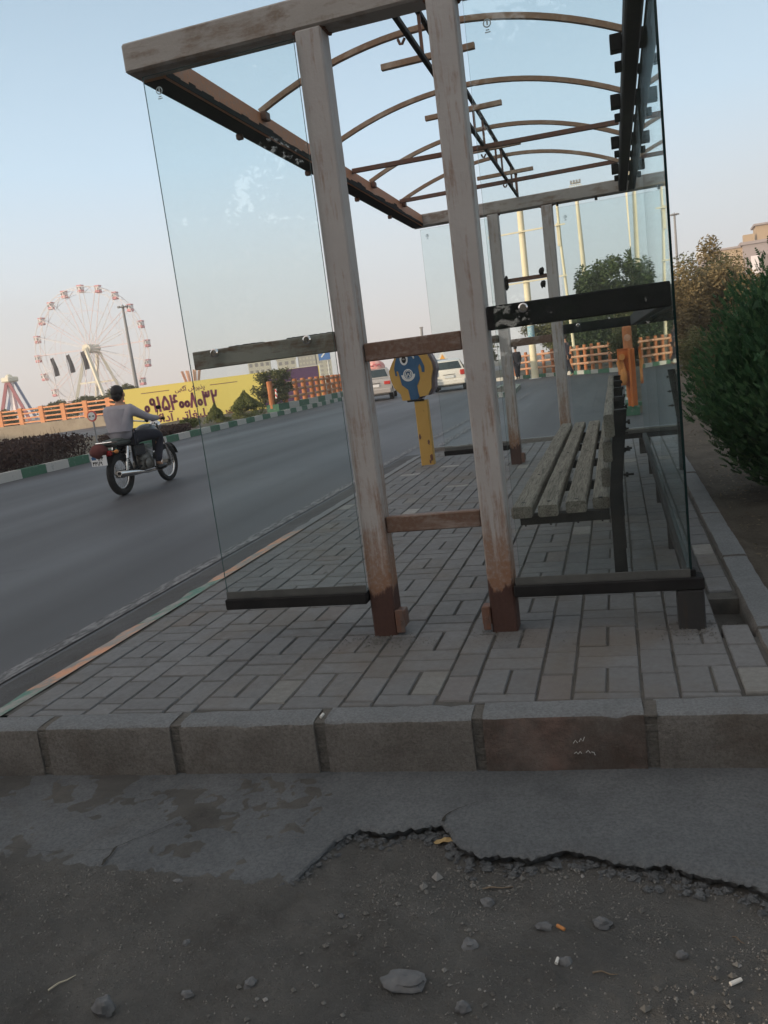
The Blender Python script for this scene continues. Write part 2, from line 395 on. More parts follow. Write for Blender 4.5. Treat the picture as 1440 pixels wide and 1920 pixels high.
def asphalt_mat():
    m = mat('asphalt', rough=.8, spec=.35); n = N(m); pos = n.geo().outputs['Position']
    lane = n.noise(1.0, 4, .5, vec=pos, stretch=(.75, .035, 1))
    c = n.ramp(lane, [(.3, (.040, .040, .046)), (.7, (.076, .076, .084))])
    c = n.mix(n.ramp(n.noise(.5, 6, .6, vec=pos), [(.4, (0, 0, 0)), (.7, (.5,)*3)]), c, (.046, .045, .047))
    c = n.mix(n.ramp(n.noise(120, 5, .7, vec=pos), [(.4, (0, 0, 0)), (.7, (.45,)*3)]), c, (.12, .117, .115))
    n.color(c); n.bump(n.noise(200, 4, .7, vec=pos), .003, .7)
    
    pt = n.noise(.22, 3, .5, vec=pos, stretch=(1, .35, 1)); c2 = n.mix(n.ramp(pt, [(.46, (0, 0, 0)), (.50, (.35,)*3)]), c, (.038, .038, .041))
    vo = n.new('ShaderNodeTexVoronoi', feature='DISTANCE_TO_EDGE'); vo.inputs['Scale'].default_value = .35
    wv = n.new('ShaderNodeVectorMath', operation='ADD'); nz = n.new('ShaderNodeTexNoise'); nz.inputs['Scale'].default_value = 1.6; nz.inputs['Detail'].default_value = 6; n.L(pos, nz.inputs['Vector']); n.L(pos, wv.inputs[0]); n.L(nz.outputs['Color'], wv.inputs[1]); n.L(wv.outputs[0], vo.inputs['Vector'])
    c2 = n.mix(n.math('MULTIPLY', n.ramp(vo.outputs['Distance'], [(0, (1, 1, 1)), (.006, (0, 0, 0))]), n.ramp(n.noise(.4, 3, .5, vec=pos), [(.5, (0, 0, 0)), (.6, (.7,)*3)])), c2, (.02, .02, .02)); n.color(c2)
    n.L(n.ramp(lane, [(.3, (.70,)*3), (.7, (.52,)*3)]), n.b.inputs['Roughness']); return m
M['asphalt'] = asphalt_mat()
def worn_mat(name, c1, under, wear):
    m = mat(name, rough=.85); n = N(m); pos = n.geo().outputs['Position']
    f = n.ramp(n.noise(30, 8, .8, vec=pos, stretch=(1, .25, 1)), [(wear, (0, 0, 0)), (wear+.12, (1, 1, 1))])
    n.color(n.mix(f, under, c1)); return m
M['line'] = worn_mat('worn_line', (.20, .20, .205), (.066, .066, .069), .45)
M['gutter'] = concrete_mat('gutter_concrete', (.085, .086, .09), (.12, .121, .125), (.08, .077, .072), 3)

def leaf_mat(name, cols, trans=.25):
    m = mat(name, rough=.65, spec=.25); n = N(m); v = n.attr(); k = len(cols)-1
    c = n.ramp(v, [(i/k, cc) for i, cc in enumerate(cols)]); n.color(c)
    tl = n.new('ShaderNodeBsdfTranslucent'); n.L(c, tl.inputs[0]); mx = n.new('ShaderNodeMixShader'); mx.inputs[0].default_value = trans
    out = n.t.nodes['Material Output']; n.L(n.b.outputs[0], mx.inputs[1]); n.L(tl.outputs[0], mx.inputs[2]); n.L(mx.outputs[0], out.inputs[0]); return m
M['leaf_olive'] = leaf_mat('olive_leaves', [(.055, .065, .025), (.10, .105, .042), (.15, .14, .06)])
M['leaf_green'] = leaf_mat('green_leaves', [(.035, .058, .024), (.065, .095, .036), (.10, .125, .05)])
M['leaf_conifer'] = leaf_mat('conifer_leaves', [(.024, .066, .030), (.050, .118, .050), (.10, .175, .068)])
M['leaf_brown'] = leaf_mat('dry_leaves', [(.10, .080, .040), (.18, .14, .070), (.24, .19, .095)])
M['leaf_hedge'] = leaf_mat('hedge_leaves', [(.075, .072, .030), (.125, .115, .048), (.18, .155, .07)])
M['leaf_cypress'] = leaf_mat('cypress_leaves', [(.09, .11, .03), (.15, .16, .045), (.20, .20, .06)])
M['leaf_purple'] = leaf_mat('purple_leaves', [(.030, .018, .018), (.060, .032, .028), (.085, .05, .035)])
M['bark'] = noisy('bark', [(.3, (.06, .045, .035)), (.7, (.13, .10, .08))], 12, .9, .01, 30)
M['ground'] = concrete_mat('bare_earth', (.11, .095, .075), (.18, .155, .12), (.07, .065, .04), .6)

# ------------------------------------------------------------------ the setting
def zg(y): return -0.10 - 0.008*max(0.0, y-8)
def sheet(name, mt, xs, ys, dz=0.0, zf=zg, parent=None):
    b = MB(); nx = len(xs)
    for y in ys:
        for x in xs: b.v.append((x, y, zf(y)+dz))
    for j in range(len(ys)-1):
        for i in range(nx-1): b.face((j*nx+i, j*nx+i+1, (j+1)*nx+i+1, (j+1)*nx+i))
    o = b.build(name, mt, parent); 
    if parent is None: o['kind'] = 'structure'
    return o
YS = [-60, -30, -10, -3, 0, 4, 8, 12, 16, 20, 25, 30, 36, 45, 60, 80, 110, 160, 250, 400, 900]
YL = lambda a, b: [a]+[y for y in YS if a < y < b]+[b]
KX = [(-9.3, -60), (-9.3, 5), (-9.45, 9), (-9.8, 13), (-10.25, 17), (-10.7, 21), (-11.0, 26), (-11.4, 31), (-11.9, 36), (-12.9, 42), (-15, 50), (-19, 60), (-26, 75)]
def kx(y):
    for (x0, y0), (x1, y1) in zip(KX, KX[1:]):
        if y <= y1: return x0+(x1-x0)*(y-y0)/(y1-y0)
    return KX[-1][0]
# earth everywhere, one sheet out to the horizon, with room left for the modelled dirt near the camera
b = MB()
def gsheet(b, xs, ys, dz):
    n0 = len(b.v); nx = len(xs)
    for y in ys:
        for x in xs: b.v.append((x, y, zg(y)+dz))
    for j in range(len(ys)-1):
        for i in range(nx-1): b.face((n0+j*nx+i, n0+j*nx+i+1, n0+(j+1)*nx+i+1, n0+(j+1)*nx+i))
gsheet(b, [-900, -300, -100, -40, -15, 6, 30, 100, 300, 900], YS, -.30)
tag(b.build('ground', M['ground']), kind='structure')
sheet('road', M['asphalt'], [-14, -10, -6, -3.5, -1.6, -1.31], YL(-60, 7.2))
b = MB(); gsheet(b, [-30, -14, -8, -4, -1.31, 1.5], YL(7.2, 120), .001)
tag(b.build('road', M['asphalt']), kind='structure')
b = MB()
for (ya, yb) in zip([-60, -30, -10, -3, 0, 2, 4, 5.6], [-30, -10, -3, 0, 2, 4, 5.6, 7.2]): b.quad((-1.66, ya, zg(ya)+.004), (-1.335, ya, -.042 if ya < 7 else -.09), (-1.335, yb, -.042 if yb < 7 else -.09), (-1.66, yb, zg(yb)+.004))
tag(b.build('gutter', M['gutter']), kind='structure')
b = MB(); gsheet(b, [-1.80, -1.70], YL(-60, 26), .005); tag(b.build('road_line', M['line']), kind='structure')
b = MB()                                                        # pale edge line that runs on past the lay-by mouth
for i in range(20):
    y0 = 7.3+i*.8; b.quad((-1.42, y0, zg(y0)+.006), (-1.30, y0, zg(y0)+.006), (-1.36, y0+.8, zg(y0+.8)+.006), (-1.46, y0+.8, zg(y0+.8)+.006))
tag(b.build('road_line', M['line']), kind='structure')

# kerb along the median: green and white blocks
b = MB(); y = -6.0; k = 0
while y < 70:
    L = .78; y2 = y+L-.01
    x0, x1 = kx(y), kx(y2); z0, z1 = zg(y), zg(y2)
    P = [(x0, y, z0-.1), (x1, y2, z1-.1), (x1-.16, y2, z1-.1), (x0-.16, y, z0-.1)]
    T = [(x0-.015, y, z0+.17), (x1-.015, y2, z1+.17), (x1-.16, y2, z1+.17), (x0-.16, y, z0+.17)]
    n0 = len(b.v); b.v += P+T; v = 0.0 if k % 2 == 0 else 1.0
    for f in ((4, 5, 6, 7), (0, 1, 5, 4), (1, 2, 6, 5), (2, 3, 7, 6), (3, 0, 4, 7)): b.face([n0+i for i in f], v)
    y += L; k += 1
tag(b.build('median_kerb', M['kerb_gw']), kind='structure')
b = MB(); ys = [-6, 0, 5, 9, 13, 17, 21, 26, 31, 36, 45, 60]
for a, c in zip(ys, ys[1:]):
    b.quad((kx(a)-.17, a, zg(a)+.12), (kx(c)-.17, c, zg(c)+.12), (kx(c)-7, c, zg(c)+.10), (kx(a)-7, a, zg(a)+.10))
tag(b.build('median_soil', M['ground']), kind='structure')

# paved bus stop: individual blocks in a basket pattern
KF = lambda x: -.8115+.0528*x                                     # front edge line of the front kerb
b = MB()
def block(x0, x1, y0, y1, val=None):
    g = .0085; cx, cy = (x0+x1)/2, (y0+y1)/2
    jit = random.uniform(-.0015, .0015); hz = -.002+random.uniform(-.0015, .0015)+.006*noise.noise(Vector((cx*1.3, cy*1.3, 3)))
    tx, ty = random.uniform(-.006, .006), random.uniform(-.006, .006); rot = random.uniform(-.007, .007)
    e = .003
    def P(x, y, z):
        dx, dy = x-cx, y-cy; return (cx+dx-dy*rot+jit, cy+dy+dx*rot, z+hz+dx*tx+dy*ty)
    if val is None:
        r = random.random(); val = random.uniform(0, .8) if r < .93 else random.uniform(.8, 1)
    n0 = len(b.v)
    X0, X1, Y0, Y1 = x0+g/2, x1-g/2, y0+g/2, y1-g/2
    for ins, z in ((0, -.05), (0, -.005), (e, 0.0)):
        b.v += [P(X0+ins, Y0+ins, z), P(X1-ins, Y0+ins, z), P(X1-ins, Y1-ins, z), P(X0+ins, Y1-ins, z)]
    b.face((n0+8, n0+9, n0+10, n0+11), val)
    for l in (0, 4):
        for i in range(4): b.face((n0+l+i, n0+l+(i+1) % 4, n0+l+4+(i+1) % 4, n0+l+4+i), val)
X_START = -1.215
PER, WID, MOD = .318, .208, .412
def put(bx0, bx1, by0, by1):
    bx0 = max(bx0, X_START); bx1 = min(bx1, 1.312)
    if bx1-bx0 < .02: return
    lim = KF((bx0+bx1)/2)+.125
    by0 = max(by0, lim); by1 = min(by1, 6.52)
    if by1-by0 < .025: return
    block(bx0, bx1, by0, by1, .985 if random.random() < .010 else None)
for c in range(-4, 6):
    x0 = -.135+c*PER; y = -.69-MOD+random.uniform(-.006, .006)
    while y < 6.55:
        put(x0, x0+WID, y, y+.103)
        put(x0, x0+WID/2, y+.103, y+.309); put(x0+WID/2, x0+WID, y+.103, y+.309)
        put(x0, x0+WID, y+.309, y+.412)
        put(x0+WID, x0+PER, y+.05, y+.256); put(x0+WID, x0+PER, y+.256, y+.462)
        y += MOD
y = -.60                                                         # soldier course along the back kerb, one block missing
while y < 6.5:
    if not (-.12 < y+.05 < .33): block(1.315, 1.415, y, y+.2)
    elif y < -.1: block(1.315, 1.415, y, -.09)
    y += .205
tag(b.build('pavement', M['paving']), kind='structure')
b = MB(); n = 60
xs = [X_START-.02+i*(1.33-X_START)/24 for i in range(25)]; ys = [-.72+i*7.25/60 for i in range(61)]
for yy in ys:
    for xx in xs: b.v.append((xx, max(yy, KF(xx)+.1), -.0085+.007*noise.noise(Vector((xx*6, yy*6, 0)))))
for j in range(60):
    for i in range(24): b.face((j*25+i, j*25+i+1, (j+1)*25+i+1, (j+1)*25+i))
tag(b.build('joint_sand', M['sand']), kind='structure')
b = MB(); b.box(1.29, 1.44, -.64, -.105, -.12, -.011).box(1.29, 1.44, .345, 6.55, -.12, -.011); tag(b.build('joint_sand', M['sand']), kind='structure')
b = MB(); b.box(1.30, 1.425, -.102, .342, -.13, -.075); tag(b.build('pit_floor', M['dirt']), kind='structure')

# kerb stones: front, back, far end and street edge
b = MB(); t = MB()
def stone(mbs, p, q, depth, z0, z1, val, inn=1, chip=0.0):
    """stone whose front edge runs p->q; depth towards inn side"""
    p = Vector((*p, 0)); q = Vector((*q, 0)); d = (q-p).normalized(); nrm = Vector((-d.y, d.x, 0))*inn; L = (q-p).length
    nx, nz = 12, 6; n0 = len(mbs.v)
    prof = [(0, z0), (0, z0+(z1-z0)*.33), (0, z0+(z1-z0)*.66), (.002, z1-.016), (.006, z1-.006), (.016, z1), (.05, z1+.001), (depth-.01, z1), (depth, z1-.02), (depth, z0)]
    for i in range(nx+1):
        u = L*i/nx; e = 0
        for (dd, z) in prof:
            w = p+d*u+nrm*dd; k = noise.noise(Vector((w.x*9, w.y*9, z*9)))*.0035+noise.noise(Vector((w.x*30, w.y*30, z*30)))*.0016
            zz = z-(abs(k)*1.3+max(0, noise.noise(Vector((w.x*14, w.y*14, 5)))-.35)*.03 if z > z1-.02 else 0)
            mbs.v.append((w.x-nrm.x*k, w.y-nrm.y*k, zz))
    m = len(prof)
    for i in range(nx):
        for j in range(m-1):
            mbs.cm = 1 if j in (4, 5, 6) else 0
            mbs.face((n0+i*m+j, n0+(i+1)*m+j, n0+(i+1)*m+j+1, n0+i*m+j+1), val)
    mbs.cm = 0
    mbs.face([n0+j for j in range(m)], val); mbs.face([n0+nx*m+j for j in range(m)][::-1], val)
JX = [-1.455, -.955, -.455, .045, .545, 1.045, 1.545, 2.045, 2.545]
vals = [.5, .55, .35, .4, .95, .45, .5, .4]
for i in range(len(JX)-1):
    a, c = JX[i]+.017, JX[i+1]-.017
    ya, yc = KF(a), KF(c)
    if i == 0: a = -1.30; ya = KF(a)-.0
    stone(b, (a, ya+random.uniform(-.004, .004)), (c, yc+random.uniform(-.004, .004)), .12, -.30, .004+random.uniform(-.004, .004), vals[i])
y = -.55
while y < 7.0:                                                   # back kerb, along the planting bed
    stone(b, (1.545, y+.49), (1.545, y), .12, -.2, .006+random.uniform(-.006, .006), .35, inn=-1); y += .5
x = -1.2
while x < 1.0:                                                   # far end kerb
    stone(b, (x+.49, 6.66), (x, 6.66), .12, -.2, .045, .3, inn=1); x += .5
b.build('kerb', None, mats=[M['kerb'], M['kerbtop']], smooth='auto')['kind'] = 'structure'
b = MB()
for jx in JX[1:-1]:
    for s in range(14):
        z = -.29+s*.0215; w = .015+.004*random.random()
        zz = min(z+.0215, .0)
        yy = KF(jx)+.006+.006*random.random()
        b.box(jx-w-.003, jx+w+.003, yy, yy+.10, z, zz, .002)
for jy in range(15):
    yy = -.06-.5+jy*.5+.505; b.box(1.43, 1.54, yy-.012, yy+.003, -.1, -.004)
tag(b.build('kerb_mortar', M['mortar']), kind='structure')
b = MB(); plain = MB(); y = -1.0; segs = [(-1.0, -.45, 1), (-.45, .36, 0), (.36, 1.10, 1), (1.10, 2.4, 0), (2.4, 3.2, 1), (3.2, 4.1, 0), (4.1, 5.0, 1), (5.0, 6.4, 0)]
for y0, y1, v in segs:
    bb = b if y1 < 2.5 else plain
    n = int((y1-y0)/.05)
    for i in range(n):
        a = y0+(y1-y0)*i/n; c = y0+(y1-y0)*(i+1)/n
        if a < KF(-1.3)+.02: continue
        e0 = -1.345-.02*noise.noise(Vector((0, a*6, 0))); e1 = -1.345-.02*noise.noise(Vector((0, c*6, 0)))
        bb.quad((e0, a, -.028), (-1.222, a, -.003), (-1.222, c, -.003), (e1, c, -.028), v)
        bb.quad((e0-.01, a, -.16), (e0, a, -.028), (e1, c, -.028), (e1-.01, c, -.16), v)
tag(b.build('kerb_edge', M['kerb_go']), kind='structure'); tag(plain.build('kerb_edge', M['kerbtop']), kind='structure')

# near ground: dirt height field and the broken cement apron
slab_edge = [(-3.2, -1.52), (-1.4, -1.44), (-.75, -1.35), (-.42, -1.345), (-.15, -1.36), (.05, -1.375), (.14, -1.37), (.17, -1.26), (.20, -1.15), (.25, -1.105), (.33, -1.115), (.40, -1.085), (.475, -1.065), (.50, -1.10), (.535, -1.155), (.60, -1.20), (.66, -1.19), (.73, -1.20), (.80, -1.165), (.86, -1.165), (.93, -1.20), (1.0, -1.21), (1.05, -1.195), (1.10, -1.225), (1.17, -1.25), (1.26, -1.28), (1.34, -1.30), (1.5, -1.33), (2.2, -1.40), (4, -1.5)]
def edge_y(x):
    for (x0, y0), (x1, y1) in zip(slab_edge, slab_edge[1:]):
        if x <= x1: return y0+(y1-y0)*max(0, (x-x0))/(x1-x0)
    return slab_edge[-1][1]
def fbm(x, y, s, o=4, seed=0.0):
    v = 0; a = 1; t_ = 0
    for k in range(o): v += a*noise.noise(Vector((x*s+seed, y*s, seed*1.7))); t_ += a; a *= .5; s *= 2.1
    return v/t_
def dirt_h(x, y):
    e = edge_y(x); d = e-y      # >0 in front of the slab
    w = min(1, max(0, (x-.10)/.18))           # hollow only right of the break
    hol = math.exp(-((d-.08)/.16)**2)*.040*w if d > -.1 else .03*w
    if d <= 0: hol = max(hol, .034*w)
    h = -.170-.016*min(1, max(0, d)/.4)*(1-w*.3)-hol
    h += .012*fbm(x, y, 3.0, 3)+.009*fbm(x, y, 11, 4, 4)+.0065*fbm(x, y, 38, 4, 9)+.006*max(0, fbm(x, y, 24, 3, 17)-.12)*4*min(1, max(0, d*6))
    if d < 0: h = min(h, -.170+.003+.010*fbm(x, y, 5, 4, 2)-(.02*w))
    # small worn patches left of the hollow
    return h
b = MB()
x0, x1, y0, y1 = -1.9, 2.2, -2.5, -.70; nx, ny = 380, 180
for j in range(ny+1):
    yy = y0+(y1-y0)*(j/ny)
    for i in range(nx+1):
        xx = x0+(x1-x0)*i/nx
        b.v.append((xx, yy, dirt_h(xx, yy)))
for j in range(ny):
    for i in range(nx): b.face((j*(nx+1)+i, j*(nx+1)+i+1, (j+1)*(nx+1)+i+1, (j+1)*(nx+1)+i))
o = b.build('dirt_ground', M['dirt'], smooth=True); o['kind'] = 'structure'
b = MB()
for (a, c, d, e) in ((-14, -1.88, -8, -.75), (2.18, 12, -8, -.75), (-1.9, 2.2, -8, -2.48)):
    b.quad((a, d, -.205), (c, d, -.205), (c, e, -.205), (a, e, -.205))
tag(b.build('dirt_ground', M['dirt']), kind='structure')
b = MB()                                                          # slab: fine strips from kerb to broken edge
n = 760; rows = 26
for i in range(n+1):
    x = -1.9+4.1*i/n
    e = edge_y(x)+.022*fbm(x, 0, 13, 5, 3)+.010*fbm(x, 0, 70, 4, 5)
    for j in range(rows+1):
        f = j/rows; y = (KF(x)+.02)*(1-f)+e*f
        z = -.167+.004*fbm(x, y, 4, 3, 8)+.0015*fbm(x, y, 25, 3, 6)
        if x < .2: z += .006*fbm(x, y, 2.6, 4, 12)-.004*f
        if j == rows: z -= .006
        b.v.append((x, y, z))
    b.v.append((x, e-.004+.010*noise.noise(Vector((x*70, 2, 1))), -.176+.004*noise.noise(Vector((x*90, 4, 1))))); b.v.append((x, e+.006+.014*noise.noise(Vector((x*60, 7, 1))), -.188+.006*noise.noise(Vector((x*80, 9, 1))))); b.v.append((x, e+.02+.016*noise.noise(Vector((x*45, 5, 1))), -.203)); b.v.append((x, e+.05, -.235))
m = rows+5
for i in range(n):
    for j in range(m-1): b.face((i*m+j, (i+1)*m+j, (i+1)*m+j+1, i*m+j+1))
o = b.build('cement_apron', M['apron'], smooth='auto'); o['kind'] = 'structure'
def crack(pts, w=.004):
    c = MB(); P = []
    for (a, b_) in zip(pts, pts[1:]):
        for k in range(6):
            f = k/6; P.append((a[0]+(b_[0]-a[0])*f, a[1]+(b_[1]-a[1])*f))
    P.append(pts[-1]); L = []; Rr = []
    for i, (x, y) in enumerate(P):
        x += .006*noise.noise(Vector((x*40, y*40, 1))); y += .006*noise.noise(Vector((x*40, y*40, 7)))
        ww = w*(.5+abs(noise.noise(Vector((i*.7, 0, 0))))*1.6)*(1-i/len(P)*.6)
        z = -.167+.004*fbm(x, y, 4, 3, 8)+.0015*fbm(x, y, 25, 3, 6)+(.006*fbm(x, y, 2.6, 4, 12)-.004*.5 if x < .2 else 0)+.0035
        L.append((x-ww, y, z)); Rr.append((x+ww, y+ww*.5, z))
    for i in range(len(P)-1): c.quad(L[i], Rr[i], Rr[i+1], L[i+1])
    return c
M['crack'] = mat('crack_shadow', (.03, .027, .023), 1)
for pts in ([(-.42, -1.34), (-.43, -1.25), (-.36, -1.17), (-.30, -1.08)], [(-.43, -1.26), (-.60, -1.29), (-.80, -1.27)], [(.475, -1.065), (.49, -1.02), (.56, -.96)]):
    tag(crack(pts).build('pavement_crack', M['crack']), kind='structure')

# planting bed and side ground at the right
b = MB(); nx, ny = 60, 160
for j in range(ny+1):
    yy = -2.0+14*(j/ny)
    for i in range(nx+1):
        xx = 1.55+6*(i/nx)**1.5
        k = -.055+.02*fbm(xx, yy, 1.2, 3, 1)+.012*fbm(xx, yy, 6, 3, 2)+min(.35, max(0, (xx-2.3)*.12))
        if xx < 1.6: k = -.04
        if yy < -.7: k -= min(.16, (-.7-yy)*.5)
        b.v.append((xx, yy, k))
for j in range(ny):
    for i in range(nx): b.face((j*(nx+1)+i, j*(nx+1)+i+1, (j+1)*(nx+1)+i+1, (j+1)*(nx+1)+i))
M['bed'] = concrete_mat('bed_soil', (.085, .072, .058), (.15, .128, .102), (.06, .05, .038), 2.5, .5)
tag(b.build('planting_bed', M['bed'], smooth=True), kind='structure')
b = MB(); rnd = random.Random(33)
for i in range(7000):
    x = 1.62+abs(rnd.gauss(0, .8)); y = rnd.uniform(-.5, 9); s_ = rnd.uniform(.006, .018)
    if fbm(x, y, 2.2, 3, 5) < rnd.uniform(-.3, .2): continue
    z = -.050+.02*fbm(x, y, 1.2, 3, 1)+.012*fbm(x, y, 6, 3, 2)+min(.35, max(0, (x-2.3)*.12))
    a = Vector((rnd.gauss(0, 1), rnd.gauss(0, 1), rnd.uniform(-.2, .35))).normalized()*s_; q = Vector((-a.y, a.x, rnd.uniform(-.3, .3)*s_))*rnd.uniform(.25, .5); P = Vector((x, y, z+.006))
    b.quad(P-a, P+q, P+a, P-q, rnd.random())
tag(b.build('leaf_litter', leaf_mat('litter', [(.07, .05, .03), (.13, .10, .06), (.20, .165, .11)], .1)), kind='stuff')
sheet('park_ground', M['ground'], [1.5, 4, 10, 20, 60], YL(11.7, 60), .03)

# ------------------------------------------------------------------ the bus shelter
SX0, SX1, SL = -.70, 1.27, 4.78
ZB, ZT = 2.292, 2.40
sh = thing('bus_shelter', 'rusty open frame bus shelter with glass side panels and bare arched roof ribs', 'bus shelter', (.285, 2.39, 0))
for y0 in (0.0, SL):
    for x0 in (0.0, .485):
        p = MB().box(x0, x0+.10, y0, y0+.10, -.02, ZB, .007).build('post', M['post'], sh, smooth='auto')
        s = 1 if x0 == 0 else -1
        xa = x0+.10 if s > 0 else x0-.036
        k = MB().box(xa, xa+.036, y0+.004, y0+.07, .03, .10, .004).box(xa+(.004 if s < 0 else .0), xa+.034, y0-.008, y0+.004, .012, .108, .003)
        k.tube([(xa+.018, y0-.016, .06), (xa+.018, y0-.006, .06)], .008, 6)
        k.build('foot_bracket', M['darkrust'], p)
    o = MB().box(SX0, SX1, y0, y0+.11, ZB, ZT, .008).build('roof_beam', M['beam'], sh, smooth='auto')
    s = y0
    # weld seams at the beam joints
    w = MB()
    for wx in (0.0, .10, .485, .585):
        for k in range(7): w.ell((wx+random.uniform(-.008, .008), y0+.015+k*.013, ZB-.004), (.009, .009, .006), 6, 4)
    split_build(w, 'weld', M['darkrust'], o)
    MB().box(.103, .482, y0+.02, y0+.06, 1.095, 1.165, .004).build('rung', M['rung'], sh)
    if y0 == 0: MB().box(.103, .482, y0+.02, y0+.06, .42, .485, .004).build('rung', M['rung'], sh)
    MB().box(-.61, -.003, y0, y0+.045, 1.150, 1.222, .004).build('middle_rail', M['rail'], sh)
    MB().box(.588, 1.221, y0, y0+.045, 1.150, 1.235, .004).build('middle_rail', M['black'], sh)
    for (a, c) in ((-.63, -.003), (.588, SX1)):
        r_ = MB().box(a, c, y0-.03, y0+.05, .145, .19, .004).build('bottom_rail', M['black'], sh)
        MB().box(a+.008, c-.045 if c > 1 else c, y0-.020, y0-.016, .192, .222, .001).box(a+.008, c-.045 if c > 1 else c, y0-.020, y0+.03, .1905, .194).build('glass_channel', M['greyrail'], r_)
MB().box(SX0, SX0+.11, .113, SL-.003, ZB-.002, ZT-.003, .008).build('roof_beam', M['beam_side'], sh, smooth='auto')
MB().box(1.155, 1.225, .113, SL-.003, ZB, ZT-.003, .008).build('roof_beam', M['dark'], sh, smooth='auto')
# dark jagged old coat under the street-side beam
c = MB(); yy = .12
while yy < SL-.05:
    h = .022+.03*max(0, noise.noise(Vector((yy*3.1, 0, 2))))+.012*random.random(); L = .04+.06*random.random()
    c.box(SX0+.1105, SX0+.1125, yy, min(yy+L, SL-.01), ZB+.001, ZB+h); c.box(SX0+.01, SX0+.10, yy, min(yy+L, SL-.01), ZB-.006, ZB-.003)
    yy += L
c.build('old_coating', M['black'], sh)
for yl in (1.1, 2.07, 3.09, 4.02):                                   # arched ribs
    pts = []
    for i in range(25):
        u = i/24; x = -.60+u*1.765; z = 2.40+.205*(1-(2*u-1)**2); pts.append((x, yl, z))
    a = MB(); n0 = 0; hw, hh = .0125, .0125
    for i, p in enumerate(pts):
        q0 = Vector(pts[max(0, i-1)]); q1 = Vector(pts[min(24, i+1)]); d = (q1-q0).normalized(); nz = Vector((-d.z, 0, d.x))
        P = Vector(p)
        for sy, sn in ((-hw, -hh), (hw, -hh), (hw, hh), (-hw, hh)): a.v.append(tuple(P+Vector((0, sy, 0))+nz*sn))
    for i in range(24):
        for k in range(4): a.face((i*4+k, i*4+(k+1) % 4, i*4+4+(k+1) % 4, i*4+4+k))
    a.face((0, 1, 2, 3)); a.face((96, 97, 98, 99))
    a.build('arch_rib', M['arch'], sh)
    k = MB().box(1.10, 1.153, yl-.04, yl+.02, ZT-.09, ZT-.02, .003).box(1.228, 1.262, yl-.02, yl+.05, ZT-.08, ZT-.01, .003)
    k.box(1.120, 1.153, yl+.22, yl+.27, ZT-.10, ZT-.06, .003).box(1.228, 1.25, yl+.36, yl+.40, ZT-.09, ZT-.05, .003)
    split_build(k, 'bracket', M['black'], sh)
    k = MB().box(-.588, -.560, yl-.03, yl+.03, ZT-.045, ZT-.005, .003)
    k.box(SX0-.0, SX0+.03, yl-.12, yl-.09, ZB-.03, ZB-.004, .003); split_build(k, 'bracket', M['darkrust'], sh)
    t_ = MB().bar((.06, yl-.05, 2.455), (.51, yl-.06, 2.455), .025, .028, .002); t_.build('cross_stub', M['arch'], sh)
for yl, z, in ((2.70, 2.385), (3.98, 2.385)):
    MB().bar((-.588, yl-.09 if yl < 3 else yl-.05, z), (1.153, yl+.09 if yl < 3 else yl+.05, z+.02), .026, .03, .002).build('purlin', M['darkrust'], sh)
tr_ = MB().bar((.292, .113, 2.41), (.292, SL+.002, 2.41), .022, .022, .002).bar((.292, .113, 2.60), (.292, SL+.05, 2.60), .022, .022, .002)
tr = tr_.build('ridge_truss', M['dark'], sh)
k = MB()
for yl in (.9, 1.28, 1.65, 2.4, 2.8, 3.4, 3.75, 4.4, 4.74): k.bar((.292, yl, 2.42), (.292, yl, 2.59), .014, .014)
k.bar((.292, SL+.04, ZT), (.292, SL+.04, 2.60), .014, .014)
split_build(k, 'strut', M['darkrust'], tr)
k = MB()
for yl in (.62, 1.9, 2.95, 4.15): k.tube([(.275, yl, 2.405), (.262, yl, 2.385), (.25, yl+.01, 2.39), (.243, yl+.01, 2.41)], .006, 6)
split_build(k, 'hook', M['darkrust'], tr)
MB().box(.62, .64, SL-.012, SL-.002, ZB-.03, ZB+.0, .002).build('bracket', M['black'], sh)
k = MB().box(.95, .975, SL-.012, SL+.01, ZB-.035, ZB-.002, .002).build('bracket', M['black'], sh)
# back wall rails and legs
MB().box(1.175, 1.215, .048, SL-.002, 1.150, 1.235, .004).build('middle_rail', M['dark'], sh)
br = MB().box(1.205, 1.265, .052, SL-.032, .145, .188, .004).build('bottom_rail', M['dark'], sh)
for yl in (0.0, 1.2, 2.4, 3.6, SL):
    MB().box(1.175 if yl in (0, SL) else 1.21, 1.268 if yl in (0, SL) else 1.26, yl-.028, yl+(.062 if yl in (0, SL) else .03), -.03, .143, .005).build('leg', M['dark'], sh, smooth='auto')
# bar with clips between the far posts
c = MB().box(.103, .482, SL+.03, SL+.06, 1.675, 1.71, .003)
c.build('clip_bar', M['darkrust'], sh)
c = MB()
for (x, z) in ((.115, 1.70), (.115, 1.65), (.44, 1.735), (.445, 1.62)): c.ell((x, SL+.02, z), (.025, .02, .035), 8, 6, jit=.6, seed=x*9+z)
split_build(c, 'clip', M['black'], sh)
def pane(x0, x1, y0, y1, z0, z1, name='glass_panel'):
    p = MB(); p.box(x0, x1, y0, y1, z0, z1)
    ed = M['edge'] if (x1-x0) < .02 else M['edge_pale']
    thin = 'x' if (x1-x0) < (y1-y0) else 'y'
    for i, f in enumerate(p.f):
        vs = [Vector(p.v[k]) for k in f]; nn = (vs[1]-vs[0]).cross(vs[2]-vs[0]).normalized()
        p.m[i] = 0 if abs(nn.x if thin == 'x' else nn.y) > .9 else 1
    return p.build(name, None, sh, mats=[M['glass'], ed])
